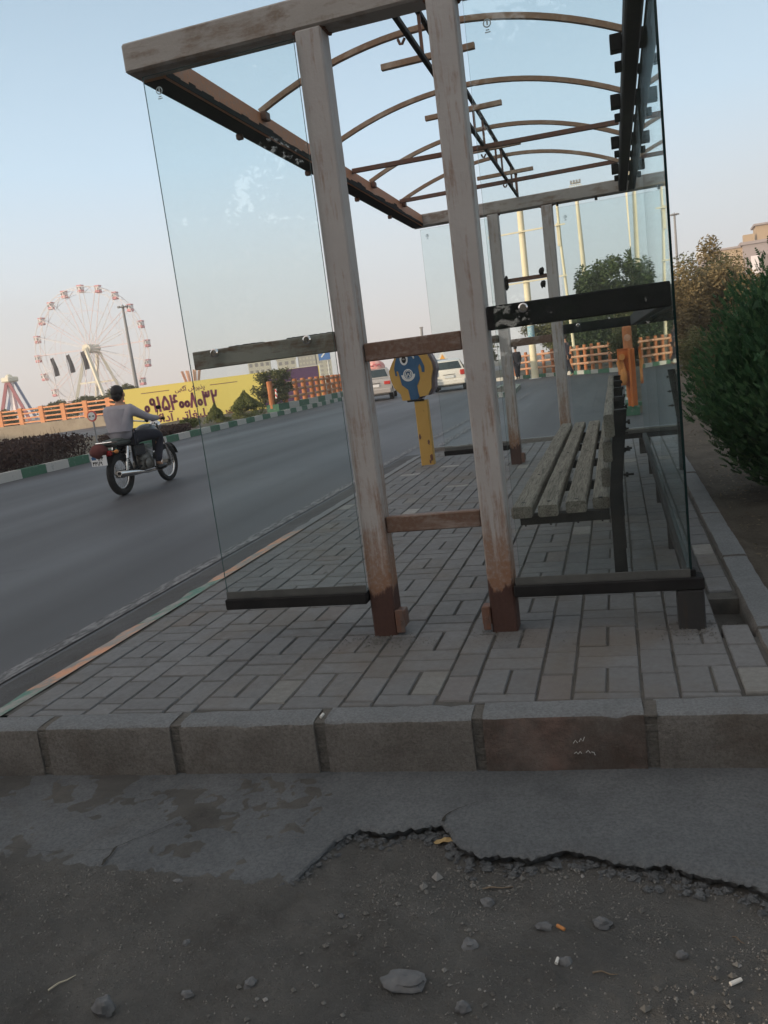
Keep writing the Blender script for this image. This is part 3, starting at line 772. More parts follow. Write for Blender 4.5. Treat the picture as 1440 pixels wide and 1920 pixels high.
def logo(par, x, y, z, s=.012):
    l = MB(); l.torus((x, y, z), (0, 1, 0), s, s*.18, 14, 4)
    l.box(x-s*.5, x+s*.5, y-.0004, y+.0004, z-s*1.9, z-s*1.6); l.box(x-s*.8, x+s*.8, y-.0004, y+.0004, z-s*2.5, z-s*2.2); l.box(x-s*.2, x+s*.3, y-.0004, y+.0004, z-s*.5, z+s*.7)
    l.build('etched_mark', M['etch'], par)
for y0 in (-.013, SL-.013):
    p1 = pane(-.622, -.002, y0, y0+.008, .20, 2.262); p2 = pane(.615, 1.222, y0, y0+.008, .20, 2.248)
    logo(p1, -.56, y0-.001, 2.20); logo(p2, .69, y0-.001, 2.16)
for (a, c) in ((-.004, 1.58), (1.592, 3.18), (3.192, 4.765)):
    pane(1.224, 1.233, a, c, .192, 2.26)
k = MB().box(1.215, 1.245, -.01, .03, .19, .215, .003).build('corner_clip', M['black'], sh)
def bolt(x, y, z, r=.017):
    k = MB(); k.tube([(x, y, z), (x, y-.012, z), (x, y-.016, z)], [r, r, r*.7], 16); k.tube([(x, y-.016, z), (x, y-.022, z)], r*.42, 6)
    k.build('bolt', M['chrome'], sh, smooth='auto')
for (x, z) in ((-.5, 1.207), (-.105, 1.207), (.722, 1.213)): bolt(x, -.0135, z); bolt(x, SL-.0135, z)
# scraps of old sealant on the middle rail
k = MB()
for (a, c) in ((-.44, -.31), (-.19, -.01)):
    for i in range(26):
        x = a+(c-a)*i/25; k.box(x-.008, x+.008, .004, .03, 1.2225, 1.2225+.001+.0025*random.random(), 0)
k.build('sealant', M['greyrail'], sh)

# ------------------------------------------------------------------ bench
bn = thing('bench', 'long weathered wooden slat bench on black steel legs inside the bus shelter', 'bench', (.95, 2.2, 0))
def plank(x0, x1, z0, z1, ya, yb, v, nm, tilt=0.0):
    p = MB(); n = 26; bv = .007
    prof = [(x0+bv, z0), (x1-bv, z0), (x1, z0+bv), (x1, z1-bv), (x1-bv, z1), (x0+bv, z1), (x0, z1-bv), (x0, z0+bv)]
    for i in range(n+1):
        y = ya+(yb-ya)*i/n; sx = .003*noise.noise(Vector((y*1.5, v*20, 0))); sz = .003*noise.noise(Vector((y*1.7, v*20, 5)))
        for (x, z) in prof:
            k = .0012*noise.noise(Vector((x*80, y*9, z*80))); p.v.append((x+sx+k, y, z+sz+k+tilt*(x-x0)))
    for i in range(n):
        for j in range(8): p.face((i*8+j, i*8+(j+1) % 8, i*8+8+(j+1) % 8, i*8+8+j), v)
    p.face(list(range(8)), v); p.face(list(range(n*8, n*8+8)), v)
    o = p.build(nm, M['wood'], bn, smooth='auto')
    if nm == 'seat_slat':
        q = MB()
        for ys in (.50, 1.28, 2.08, 2.88, 3.66): q.tube([((x0+x1)/2, ys, z1-.002), ((x0+x1)/2, ys, z1+.002)], .008, 8)
        split_build(q, 'bolt_head', M['dark'], o)
        q = MB()
        for ys in (.50, 1.28, 2.08, 2.88, 3.66): q.tube([((x0+x1)/2, ys, z0-.002), ((x0+x1)/2, ys, z0-.055)], .004, 6)
        split_build(q, 'bolt_end', M['black'], o)
    return o
for (x0, x1, ya, v) in ((.550, .638, .40, .2), (.660, .745, .415, .62), (.775, .862, .45, .86), (.885, .955, .50, .4)): plank(x0, x1, .362, .412, ya, 4.02, v, 'seat_slat')
plank(.958, .998, .672, .765, .40, 4.02, .15, 'back_slat'); plank(.944, .982, .565, .650, .46, 4.02, .75, 'back_slat'); plank(.930, .966, .452, .535, .50, 4.02, .5, 'back_slat')
for i, ys in enumerate((.50, 1.28, 2.08, 2.88, 3.66)):
    k = MB(); k.prism([(.955, -.02), (1.010, -.02), (1.006, .40), (1.052, .775), (1.000, .775), (.958, .42)], 'y', ys-.03, ys+.03)
    lg = k.build('leg', M['black'], bn)
    MB().box(.575, .952, ys-.028, ys+.028, .318, .3605, .003).build('seat_arm', M['black'], bn)
    q = MB()
    for z in (.72, .61, .50): q.tube([(1.02, ys, z), (1.062, ys, z)], .005, 6); q.tube([(1.03+(z-.5)*.1, ys, z), (1.04+(z-.5)*.1, ys, z)], .011, 6)
    split_build(q, 'bolt_end', M['black'], lg)
#@@PART2

# ------------------------------------------------------------------ plants
def leaves(b, c, r, n, size, shell=.35, clumps=14, flat=.8, seed=0, up=0.0, zmin=-1.0, spread=.34, cone=False):
    rnd = random.Random(seed); cs = []
    for k in range(clumps):
        while True:
            d = Vector((rnd.uniform(-1, 1), rnd.uniform(-1, 1), rnd.uniform(zmin, 1)))
            if .35 < d.length < 1: break
        cs.append((d*rnd.uniform(.62, .98), rnd.uniform(.6, 1.25)*spread, rnd.uniform(0, 1)))
    for i in range(n):
        k, cr, cv = cs[rnd.randrange(clumps)]
        d = Vector((rnd.gauss(0, 1), rnd.gauss(0, 1), rnd.gauss(0, 1))).normalized()*cr*rnd.uniform(shell, 1)
        p = k+d
        if cone: kf = max(.08, (1.05-p.z)/1.6)*1.15; p.x *= kf; p.y *= kf
        P = Vector((c[0]+p.x*r[0], c[1]+p.y*r[1], c[2]+p.z*r[2]))
        a = Vector((rnd.gauss(0, 1), rnd.gauss(0, 1), rnd.gauss(0, .6)+up)).normalized(); q = a.orthogonal().normalized(); q = (q*rnd.uniform(-1, 1)+a.cross(q)*rnd.uniform(-1, 1)).normalized()
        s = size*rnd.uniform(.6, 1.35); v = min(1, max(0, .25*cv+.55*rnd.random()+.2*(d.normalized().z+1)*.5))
        b.quad(P-a*s, P+q*s*.42, P+a*s, P-q*s*.42, v)
def limb(b, p, q, r0, r1, n=5, wob=.06):
    p = Vector(p); q = Vector(q); pts = []; rs = []
    for i in range(n+1):
        f = i/n; L = (q-p).length
        pts.append(p.lerp(q, f)+Vector((noise.noise(Vector((f*3+p.x, p.y, 0))), noise.noise(Vector((f*3+p.x, p.y, 9))), 0))*wob*L*(f*(1.2-f))); rs.append(r0+(r1-r0)*f)
    b.tube(pts, rs, 7)
def tree(label, base, th, crown_c, crown_r, nleaf, size, lm, seed=1, r0=.12, cat='tree', name='tree', group=None, clumps=22, trunk=True, spread=.34, up=0, cone=False):
    t = thing(name, label, cat, base, group=group)
    if trunk:
        b = MB(); top = Vector((crown_c[0], crown_c[1], crown_c[2])); B0 = Vector(base)-Vector((0, 0, .1)); mid = Vector((base[0], base[1], base[2]+th))
        limb(b, B0, mid, r0, r0*.75); limb(b, mid, top, r0*.7, r0*.25)
        rnd = random.Random(seed+5)
        for k in range(7):
            a = rnd.uniform(0, 6.28); e = Vector((crown_c[0]+math.cos(a)*crown_r[0]*.65, crown_c[1]+math.sin(a)*crown_r[1]*.65, crown_c[2]+crown_r[2]*rnd.uniform(-.3, .7)))
            limb(b, mid.lerp(top, rnd.uniform(0, .6)), e, r0*.4, r0*.1)
        b.build('trunk', M['bark'], t)
    b = MB(); leaves(b, crown_c, crown_r, nleaf, size, clumps=clumps, seed=seed, spread=spread, up=up, cone=cone)
    b.build('crown', lm, t); return t

tree('broad green leafy tree behind the orange log fence with ragged upright branch tips', (1.2, 37, zg(37)), 1.6, (1.15, 37, 2.35), (2.2, 1.9, 2.75), 24000, .085, M['leaf_green'], 3, .16, clumps=60, spread=.2)
tree('lower left leafy tree beside the white tower behind the log fence', (2.9, 38.5, zg(38)), 1.4, (2.9, 38.5, 1.9), (1.9, 1.8, 2.0), 14000, .09, M['leaf_green'], 4, .14, clumps=40, spread=.24)['label'] = 'shorter leafy tree seen through the back glass, right of the ragged tree'
tree('small dark tree behind the blue footed pole and log fence', (-1.5, 40, zg(40)), 1.1, (-1.4, 40, 1.65), (2.1, 1.5, 1.35), 12000, .08, M['leaf_olive'], 5, .12, clumps=30, spread=.28)
for i, (x, y, lb) in enumerate([(-.2, 36.5, 'green shrub behind the far fence, nearest the pole'), (2.2, 35.2, 'green shrub behind the far fence beside the orange end post'), (3.8, 34.0, 'green shrub at the right end of the far fence')]):
    tree(lb, (x, y, zg(y)+.2), .1, (x, y, .95), (1.4, 1.0, 1.25), 11000, .07, M['leaf_green' if i != 1 else 'leaf_olive'], 110+i, .05, cat='shrub', name='shrub', clumps=36, trunk=False, group='green shrubs behind the far fence')
tree('olive tree behind the fence, between the ragged tree and the brownish shrub trees', (4.9, 34.5, zg(34)), 1.0, (4.9, 34.5, 2.0), (2.4, 1.8, 2.1), 18000, .08, M['leaf_olive'], 115, .12, clumps=60, spread=.25)
tree('wide olive tree rising behind the brownish shrub trees', (9.2, 33, zg(33)), 1.0, (9.2, 33, 2.2), (2.8, 1.8, 2.3), 16000, .085, M['leaf_hedge'], 116, .12, clumps=60, spread=.25)
tree('dark evergreen tree at the far end of the side road, left of the pole', (-8.2, 58, zg(58)), 1.0, (-8.2, 58, .8), (1.4, 1.4, 1.5), 2500, .12, M['leaf_olive'], 6, .12)
for i, (x, y, r, z, h, lb) in enumerate([(3.1, 19.5, 1.35, 1.35, 1.75, 'tall brownish shrub tree right behind the shelter back glass'), (5.0, 20.0, 1.7, 1.25, 1.45, 'brownish broad shrub tree under the flat roofed buildings'),
        (7.4, 19.6, 1.8, 1.15, 1.45, 'brownish shrub tree at the right edge behind the conifer'), (2.1, 23.5, 1.2, 1.2, 1.45, 'olive shrub tree partly hidden by the glass, behind the tall brownish one'), (4.0, 24.5, 1.8, 1.35, 1.6, 'rearmost brownish shrub tree in the clump by the conifer')]):
    tree(lb, (x, y, zg(y)), .5, (x, y, z), (r*1.08, r, h), 30000, .045, M['leaf_brown' if i == 0 else 'leaf_olive' if i % 2 else 'leaf_hedge'], 20+i, .10, clumps=60, spread=.25, group='shrub trees behind the planting bed')
# clipped bushes in the planting bed
for i, (x, y, r, h, lm, lb) in enumerate([(2.35, 9.6, .33, .30, 'leaf_brown', 'round clipped brownish bush, nearest the glass'), (2.75, 11.6, .42, .34, 'leaf_brown', 'round clipped brownish bush behind the nearest one'),
        (2.35, 7.7, .36, .26, 'leaf_olive', 'low olive bush in front of the round clipped ones'), (2.55, 13.8, .55, .60, 'leaf_olive', 'taller olive bush standing below the brownish shrub trees'), (3.6, 12.5, .5, .42, 'leaf_olive', 'olive bush between the clipped bushes and the conifer'), (2.15, 6.3, .22, .16, 'leaf_olive', 'small olive bush lowest at the path edge')]):
    tree(lb, (x, y, -.06), .1, (x, y, h*.85+.05), (r, r, h), 6500 if r > .4 else 4500, .026, M[lm], 40+i, .03, cat='bush', name='clipped_bush', clumps=46, trunk=False, spread=.36)
# big dark conifer on the right
t = thing('conifer_bush', 'large dark green conifer bush filling the right edge beside the shelter', 'bush', (2.70, 2.75, -.05))
b = MB(); rnd = random.Random(77); CC = Vector((2.70, 2.75, .66))
limb(b, (2.72, 2.75, -.1), (2.72, 2.75, 1.5), .06, .02); b.build('trunk', M['bark'], t)
b = MB()
lob = []
for k in range(90):
    d = Vector((rnd.gauss(0, 1), rnd.gauss(0, 1), rnd.gauss(0, .8))).normalized(); lob.append((d, rnd.uniform(.78, 1.03), rnd.random()))
for i in range(36000):
    d, rr, cv = lob[rnd.randrange(90)]
    d2 = (d+Vector((rnd.gauss(0, .15), rnd.gauss(0, .15), rnd.gauss(0, .15)))).normalized()
    z = d2.z; rad = 1.30/math.sqrt(max(.2, 1-.78*z*z)) if z < 0 else 1.30*(1-.16*z)
    k = rr*rnd.uniform(.72, 1.0)
    if d2.z < -.25: k = min(k, rnd.uniform(.80, .90))
    P = CC+Vector((d2.x*rad*k, d2.y*rad*k, d2.z*(1.08 if z > 0 else .78)*k))
    if P.z < -.06: continue
    ax = (d2*.8+Vector((0, 0, .9))+Vector((rnd.gauss(0, .25), rnd.gauss(0, .25), 0))).normalized()
    sd_ = ax.cross(Vector((rnd.gauss(0, 1), rnd.gauss(0, 1), rnd.gauss(0, 1)))).normalized(); L = rnd.uniform(.028, .062); val = min(1, .3*cv+.6*rnd.random()+.1)
    tip = P+ax*L
    for s in range(4):                                           # a flat spray: stem with side leaflets
        q = P+ax*L*s/4; w = L*.42*(1-s/5)
        for sg in (-1, 1):
            e = q+(ax*.75+sd_*sg).normalized()*w; b.tri(q-ax*.004, e, q+ax*.010, val)
    b.tri(P+sd_*.003, tip, P-sd_*.003, val)
for i in range(9000):                                            # dense inner twigs close the heart of the bush
    d2 = Vector((rnd.gauss(0, 1), rnd.gauss(0, 1), rnd.gauss(0, 1))).normalized(); k = rnd.uniform(.55, .84); rr = 1.30/math.sqrt(max(.2, 1-.78*d2.z*d2.z)) if d2.z < 0 else 1.28; P = CC+Vector((d2.x*rr*k, d2.y*rr*k, d2.z*(1.05 if d2.z > 0 else .76)*k))
    a = Vector((rnd.gauss(0, .5), rnd.gauss(0, .5), 1)).normalized(); q = a.orthogonal().normalized(); b.quad(P-a*.05, P+q*.025, P+a*.06, P-q*.025, rnd.random()*.5)
b.build('crown', M['leaf_conifer'], t)

# median planting
def hedge(label, pts, w, h, n, lm, seed, size=.03):
    t = thing('hedge', label, 'hedge', (pts[0][0], pts[0][1], zg(pts[0][1])+.1)); rnd = random.Random(seed); b = MB(); tw = MB()
    for i in range(n):
        f = rnd.random()*(len(pts)-1); k = int(f); f -= k; x = pts[k][0]+(pts[k+1][0]-pts[k][0])*f; y = pts[k][1]+(pts[k+1][1]-pts[k][1])*f
        hh = h*(.78+.35*noise.noise(Vector((x*1.1, y*1.1, seed)))+.12*noise.noise(Vector((x*6, y*6, 3))))
        u = rnd.uniform(-1, 1); vz = rnd.random()**.7; p = Vector((x+u*w/2, y+rnd.uniform(-.1, .1), zg(y)+.1+vz*hh))
        a = Vector((rnd.gauss(0, 1), rnd.gauss(0, 1), rnd.gauss(0, 1)+.8)).normalized(); q = a.orthogonal().normalized(); s = size*rnd.uniform(.6, 1.5)
        b.quad(p-a*s, p+q*s*.5, p+a*s, p-q*s*.5, rnd.random())
        if i % 60 == 0:
            top = p+Vector((rnd.gauss(0, .06), rnd.gauss(0, .06), 0)); top.z = zg(y)+.1+hh*rnd.uniform(.9, 1.25); bt = Vector((p.x, p.y, zg(y)+.1))
            tw.tube([bt, bt.lerp(top, .5)+Vector((rnd.gauss(0, .02), 0, 0)), top], [.008, .005, .002], 4, False)
    b.build('foliage', lm, t); o = tw.build('twigs', M['bark'], t); o['kind'] = 'stuff'; return t
hedge('long low dark purple hedge on the median behind the motorcycle', [(-10.9, 3), (-11.0, 9), (-11.1, 12.6)], 2.2, .62, 26000, M['leaf_purple'], 1)
hedge('short dark purple hedge on the median just ahead of the motorcycle', [(-11.3, 15.6), (-11.7, 18.8)], 1.4, .34, 9000, M['leaf_purple'], 2)
tree('tall pointed yellow green cypress in front of the yellow billboard', (-11.75, 23.6, zg(23)), .1, (-11.55, 23.9, .34), (.74, .74, .52), 14000, .03, M['leaf_cypress'], 51, .03, name='cypress', clumps=50, spread=.3, up=2, cone=True, trunk=False)
tree('smaller cypress left of the pointed one, against the billboard', (-12.1, 22.4, zg(22)), .1, (-12.1, 22.6, .20), (.46, .46, .36), 7000, .03, M['leaf_cypress'], 52, .03, name='cypress', clumps=44, spread=.32, up=2, cone=True, trunk=False)
tree('lowest little bush at the left foot of the cypresses', (-12.2, 20.9, zg(21)), .1, (-12.2, 20.9, .06), (.40, .40, .22), 4000, .028, M['leaf_cypress'], 53, .03, cat='bush', name='bush', clumps=24, trunk=False)
tree('loose grey green shrub in front of the purple end of the billboard', (-12.0, 27.6, zg(28)), .5, (-12.0, 27.6, .78), (1.0, .9, .9), 7500, .05, M['leaf_olive'], 54, .06, cat='shrub', name='shrub', clumps=44, spread=.26)
tree('round olive tree below the lamp mast, left of the billboard', (-40.2, 60.5, -.6), 1, (-40.2, 60.5, 1.0), (2.1, 2.0, 1.9), 6000, .13, M['leaf_olive'], 55, .2, clumps=30)
for i, (x, y, r, z, lb) in enumerate([(-47, 54, 2.2, .7, 'dark green bush row end near the pendulum ride'), (-44, 57, 2.4, .8, 'dark green bush below the flags'), (-42.8, 60, 2.0, .9, 'dark green bush between the flags and the round olive tree'), (-50, 50, 2.0, .6, 'leftmost dark green bush behind the orange railing')]):
    tree(lb, (x, y, -.8), .3, (x, y, z), (r, r*.8, 1.0), 2600, .13, M['leaf_olive'], 60+i, .1, cat='bush', name='bush', clumps=22, trunk=False, group='bushes behind the railing')

# ------------------------------------------------------------------ fences
def polyline_walk(pts, step):
    out = []; acc = 0
    for (a, b_) in zip(pts, pts[1:]):
        A = Vector(a); B_ = Vector(b_); L = (B_-A).length; d = (B_-A)/L; s = (step-acc) if out else 0
        while s <= L: out.append((A+d*s, d)); s += step
        acc = L-(s-step)
    return out
def log_fence(label, pts, step, h=.9, ph=1.05, r=.05, group=None, slope=True, pr=.075, dz=.16, bandz=(.28, .58, .88)):
    p0 = pts[0]; t = thing('log_fence', label, 'fence', (p0[0], p0[1], zg(p0[1])+dz), group=group)
    for P, d in polyline_walk(pts, step):
        z = zg(P.y)+dz; b = MB(); ang = math.atan2(d.y, d.x)
        b.tube([(P.x, P.y, z-.05), (P.x+.004, P.y, z+ph*.5), (P.x, P.y, z+ph-.02), (P.x, P.y, z+ph)], [pr, pr*.96, pr, pr*.8], 10); b.build('post', M['log'], t, smooth='auto')
    for zz in bandz:
        b = MB(); L = []
        for (a, c) in zip(pts, pts[1:]):
            k = max(1, int((Vector(c)-Vector(a)).length/1.2))
            for i in range(k): q = Vector(a).lerp(Vector(c), i/k); L.append((q.x, q.y, zg(q.y)+dz+zz+.012*noise.noise(Vector((q.x*2, q.y*2, zz)))))
        L.append((pts[-1][0], pts[-1][1], zg(pts[-1][1])+dz+zz))
        off = .075; L = [(x, y-off, z) for x, y, z in L]
        b.tube(L, r, 8)
        for q in L[1:-1]: b.torus(q, (1, .2, 0), r, .008, 10, 4)
        b.build('rail', M['raillog'], t, smooth='auto')
    return t
KR = [(-9, 41), (-6, 38.6), (-3.2, 36.6), (-.88, 34.0), (.31, 31.8), (1.2, 30.6)]
log_fence('orange log fence with pale rails curving round the far side of the lay-by', [(-3.6, 37.2), (-3.0, 36.9), (-.75, 34.35), (.42, 32.1), (1.35, 30.9), (1.6, 30.0)], .66)
b = MB()
def kerb_run(b, pts, blk, w=.18, h=.16, side=1):
    k = 0
    for a, c in zip(pts, pts[1:]):
        A = Vector((*a, 0)); C_ = Vector((*c, 0)); L = (C_-A).length; n = max(1, round(L/blk)); d = (C_-A)/L; nn = Vector((-d.y, d.x, 0))*side*w
        for i in range(n):
            P = A+d*(L*i/n+.006); Q = A+d*(L*(i+1)/n-.006); n0 = len(b.v)
            for z in (-.1, h):
                for X in (P, Q, Q+nn, P+nn): b.v.append((X.x, X.y, zg(X.y)+z))
            for f in ((4, 5, 6, 7), (0, 1, 5, 4), (1, 2, 6, 5), (2, 3, 7, 6), (3, 0, 4, 7)): b.face([n0+j for j in f], float(k % 2))
            k += 1
kerb_run(b, KR, .62); kerb_run(b, [(1.2, 30.6), (1.25, 24), (1.2, 17), (1.12, 10.3)], .8, side=1)
kerb_run(b, [(1.12, 10.3), (1.42, 10.3)], .3)
kerb_run(b, [(-2.95, 24.5), (-2.5, 20.9), (-2.05, 20.3), (-1.85, 21.5), (-2.15, 25.8), (-2.7, 27.5)], .5, .15, .13)
kerb_run(b, [(-3.0, 28), (-2.95, 24.5)], .5, .15, .13)
tag(b.build('side_kerb', M['kerb_gw']), kind='structure')
b = MB(); b.v += [(x, y, zg(y)+.11) for x, y in [(-2.9, 24.5), (-2.48, 21), (-2.1, 20.45), (-1.97, 21.5), (-2.25, 25.8), (-2.8, 27.8)]]; b.face(range(6)); tag(b.build('island_top', M['ground']), kind='structure')
# verge strips behind kerbs
b = MB()
for (a, c) in zip(KR, KR[1:]): b.quad((a[0]+.1, a[1]+.15, zg(a[1])+.14), (c[0]+.1, c[1]+.15, zg(c[1])+.14), (c[0]+3, c[1]+25, zg(c[1]+25)+.3), (a[0]+3, a[1]+25, zg(a[1]+25)+.3))
b.quad((1.3, 10.3, zg(10)+.1), (1.38, 30.7, zg(30)+.1), (9, 34, zg(34)+.2), (9, 10.3, zg(10)+.2)); b.quad((1.3, 10.3, zg(10)+.1), (9, 10.3, zg(10)+.2), (9, 9.6, -.35), (1.3, 9.9, -.35))
tag(b.build('verge', M['ground']), kind='structure')
# the near end of the log fence: a broad orange steel post with amber log ends
log_fence('orange log fence running away from the big orange end post beside the lay-by', [(1.22, 10.6), (1.27, 14), (1.32, 20), (1.36, 28)], 1.9, r=.055, dz=.28)
t = thing('end_post', 'broad orange steel end post with amber log ends behind the bench', 'post', (1.19, 9.9, .0))
b = MB().box(1.05, 1.24, 9.93, 9.96, .34, .875, .003).box(1.205, 1.235, 9.80, 9.93, .02, .87, .003); b.box(1.05, 1.24, 9.90, 9.96, .875, .883, .002)
b.build('panel', M['orange'], t)
MB().box(1.16, 1.30, 9.97, 10.05, -.1, .87, .004).build('web', M['orange'], t)
for (x, z, r, L) in ((1.115, .76, .045, .25),):
    b = MB().tube([(x, 9.93, z), (x, 9.84, z)], r, 18); b.build('log_end', M['orange_disc'], t, smooth='auto')
b = MB(); b.ell((1.12, 9.86, .47), (.062, .05, .13), 16, 12); b.build('log_end', M['orange_disc'], t, smooth='auto')
b = MB()
for k in range(7): b.torus((1.085+.004*k, 9.90-.010*k, .68-.020*k), (0, 1, -.3), .045, .010, 14, 5)
b.build('ring_stack', M['orange_disc'], t, smooth=True)
MB().box(1.10, 1.32, 9.84, 10.12, -.12, .02, .01).build('painted_foot', M['kerb_gw'], t)

log_fence('orange log fence on the median to the right of the billboard', [(-11.85, 26.9), (-11.75, 29.0), (-12.0, 32), (-12.6, 36.5), (-13.6, 42), (-15.6, 49)], 1.25, r=.06, pr=.11, ph=1.0, bandz=(.30, .58, .86), dz=.30)
b = MB(); kerb_run(b, [(-11.55, 26.8), (-11.55, 29), (-11.8, 32), (-12.4, 36.5), (-13.4, 42), (-15.4, 49)], 1.3, .5, .40)
tag(b.build('raised_kerb', M['kerb_gw']), kind='structure')
t = thing('reflector', 'red and white striped marker at the end of the median log fence', 'marker', (-11.55, 27.2, .3))
b = MB().tube([(-11.50, 26.6, .38), (-11.48, 26.6, .74)], .04, 10); M['redwhite'] = mat('red_white', (.65, .3, .27), .5); n_ = N(M['redwhite']); w_ = n_.new('ShaderNodeTexWave'); w_.inputs['Scale'].default_value = 3.2; w_.bands_direction = 'DIAGONAL'; n_.L(n_.c.outputs['Object'], w_.inputs[0]); n_.color(n_.ramp(w_.outputs['Fac'], [(.49, (.6, .08, .07)), (.51, (.75, .72, .68))]))
b.build('marker_band', M['redwhite'], t)

def railing(label, pts, step, h=.95, z0=0.0, group=None):
    t = thing('railing', label, 'railing', (pts[0][0], pts[0][1], pts[0][2]))
    P3 = [Vector(p) for p in pts]
    b = MB(); tot = 0
    for (A, B_) in zip(P3, P3[1:]):
        L = (B_-A).length; k = max(1, round(L/step))
        for i in range(k):
            q = A.lerp(B_, i/k); p = MB().box(q.x-.16, q.x+.16, q.y-.10, q.y+.10, q.z-.1, q.z+h+.1, .01); p.build('post', M['orange_rail'], t)
    for f in (.12, .42, .72, .98):
        p = MB()
        for (A, B_) in zip(P3, P3[1:]): p.bar((A.x, A.y, A.z+h*f), (B_.x, B_.y, B_.z+h*f), .08, .09)
        p.build('rail', M['orange_rail'], t)
    return t
M['orange_rail'] = noisy('orange_railing_paint', [(.3, (.50, .19, .07)), (.7, (.62, .27, .12))], 2, .6, 0)
RL = [(-43, 43.6, .25), (-37.7, 42.6, .30), (-28.6, 41.2, .25), (-21.5, 36.4, -.5), (-19.3, 31.0, -1.35), (-15.2, 27.6, -1.42)]
railing('orange steel railing along the bridge parapet, left of the motorcyclist', RL, 1.9)
M['parapet'] = concrete_mat('parapet_concrete', (.26, .22, .17), (.36, .31, .24), (.22, .18, .14), 1.2, .55)
t = thing('parapet_wall', 'long tan concrete parapet wall under the orange railing', 'wall', (-30, 40, -1.5))
b = MB()
for (A, B_) in zip(RL, RL[1:]):
    b.v += [(A[0], A[1]-.25, -2.2), (B_[0], B_[1]-.25, -2.2), (B_[0], B_[1]-.25, B_[2]), (A[0], A[1]-.25, A[2]), (A[0]+.1, A[1]+.2, A[2]), (B_[0]+.1, B_[1]+.2, B_[2]), (B_[0]+.1, B_[1]+.2, -2.2), (A[0]+.1, A[1]+.2, -2.2)]
    n0 = len(b.v)-8
    for f in ((0, 1, 2, 3), (3, 2, 5, 4), (4, 5, 6, 7)): b.face([n0+i for i in f])
b.build('wall', M['parapet'], t)

# ------------------------------------------------------------------ lettering
AF = {'ا': (0xFE8D, 0xFE8E), 'آ': (0xFE81, 0xFE82), 'د': (0xFEA9, 0xFEAA), 'ذ': (0xFEAB, 0xFEAC), 'ر': (0xFEAD, 0xFEAE), 'ک': (0xFB8E, 0xFB8F, 0xFB90, 0xFB91), 'گ': (0xFB92, 0xFB93, 0xFB94, 0xFB95),
      'پ': (0xFB56, 0xFB57, 0xFB58, 0xFB59), 'ی': (0xFBFC, 0xFBFD, 0xFBFE, 0xFBFF), 'ش': (0xFEB5, 0xFEB6, 0xFEB7, 0xFEB8), 'س': (0xFEB1, 0xFEB2, 0xFEB3, 0xFEB4), 'ه': (0xFEE9, 0xFEEA, 0xFEEB, 0xFEEC),
      'ت': (0xFE95, 0xFE96, 0xFE97, 0xFE98), 'ب': (0xFE8F, 0xFE90, 0xFE91, 0xFE92), 'ل': (0xFEDD, 0xFEDE, 0xFEDF, 0xFEE0), 'غ': (0xFECD, 0xFECE, 0xFECF, 0xFED0), 'ف': (0xFED1, 0xFED2, 0xFED3, 0xFED4)}
def shape_text(s):
    out = ''
    for w in s.split(' '):
        o = ''
        for i, c in enumerate(w):
            if c not in AF: o += c; continue
            f = AF[c]; pv = i > 0 and (w[i-1] == 'ـ' or len(AF.get(w[i-1], (0,))) == 4); nx = len(f) == 4 and i < len(w)-1
            o += chr(f[3] if pv and nx else f[1] if pv else f[2] if nx else f[0])
        out = o[::-1]+(' '+out if out else '')
    return out
def word_mesh(s, width, bold=.0):
    c = bpy.data.curves.new('lettering', 'FONT'); c.body = shape_text(s); c.size = 1; c.offset = bold
    o = bpy.data.objects.new('lettering', c); col.objects.link(o); bpy.context.view_layer.update()
    me = bpy.data.meshes.new_from_object(o); vs = [tuple(v.co) for v in me.vertices]; fs = [tuple(p.vertices) for p in me.polygons]
    bpy.data.objects.remove(o); bpy.data.curves.remove(c); bpy.data.meshes.remove(me)
    x0 = min(v[0] for v in vs); x1 = max(v[0] for v in vs); k = width/(x1-x0)
    return [((v[0]-x0)*k, v[1]*k) for v in vs], fs
def arcp(cx, cy, r, n=14): return [(cx+r*math.cos(2*math.pi*i/n), cy+r*math.sin(2*math.pi*i/n)) for i in range(n+1)]
DG = {'0': (.52, [arcp(.26, .26, .17)]), '9': (.66, [arcp(.28, .70, .19), [(.47, .72), (.49, .5), (.56, 0)]]), '1': (.40, [[(.16, .98), (.26, 0)]]),
      '5': (.86, [[(.42, .95), (.16, .55), (.09, .25), (.20, .07), (.35, .08), (.43, .24), (.51, .08), (.66, .07), (.77, .25), (.68, .58), (.42, .95)]]),
      '4': (.80, [[(.10, .98), (.20, 0)], [(.15, .52), (.42, .50), (.70, .54)], [(.70, .92), (.50, .95), (.42, .75), (.52, .54)]]),
      '8': (.70, [[(.06, 0), (.32, .95), (.60, 0)]]), '3': (.84, [[(.10, .98), (.20, 0)], [(.13, .75), (.22, .58), (.36, .62), (.40, .90)], [(.40, .75), (.50, .58), (.66, .64), (.70, .95)]]),
      '2': (.74, [[(.10, .98), (.20, 0)], [(.13, .75), (.22, .56), (.48, .60), (.58, .95)]]), '6': (.68, [[(.60, .90), (.36, .95), (.24, .75), (.38, .56), (.62, .56)], [(.38, .56), (.26, .30), (.20, 0)]])}
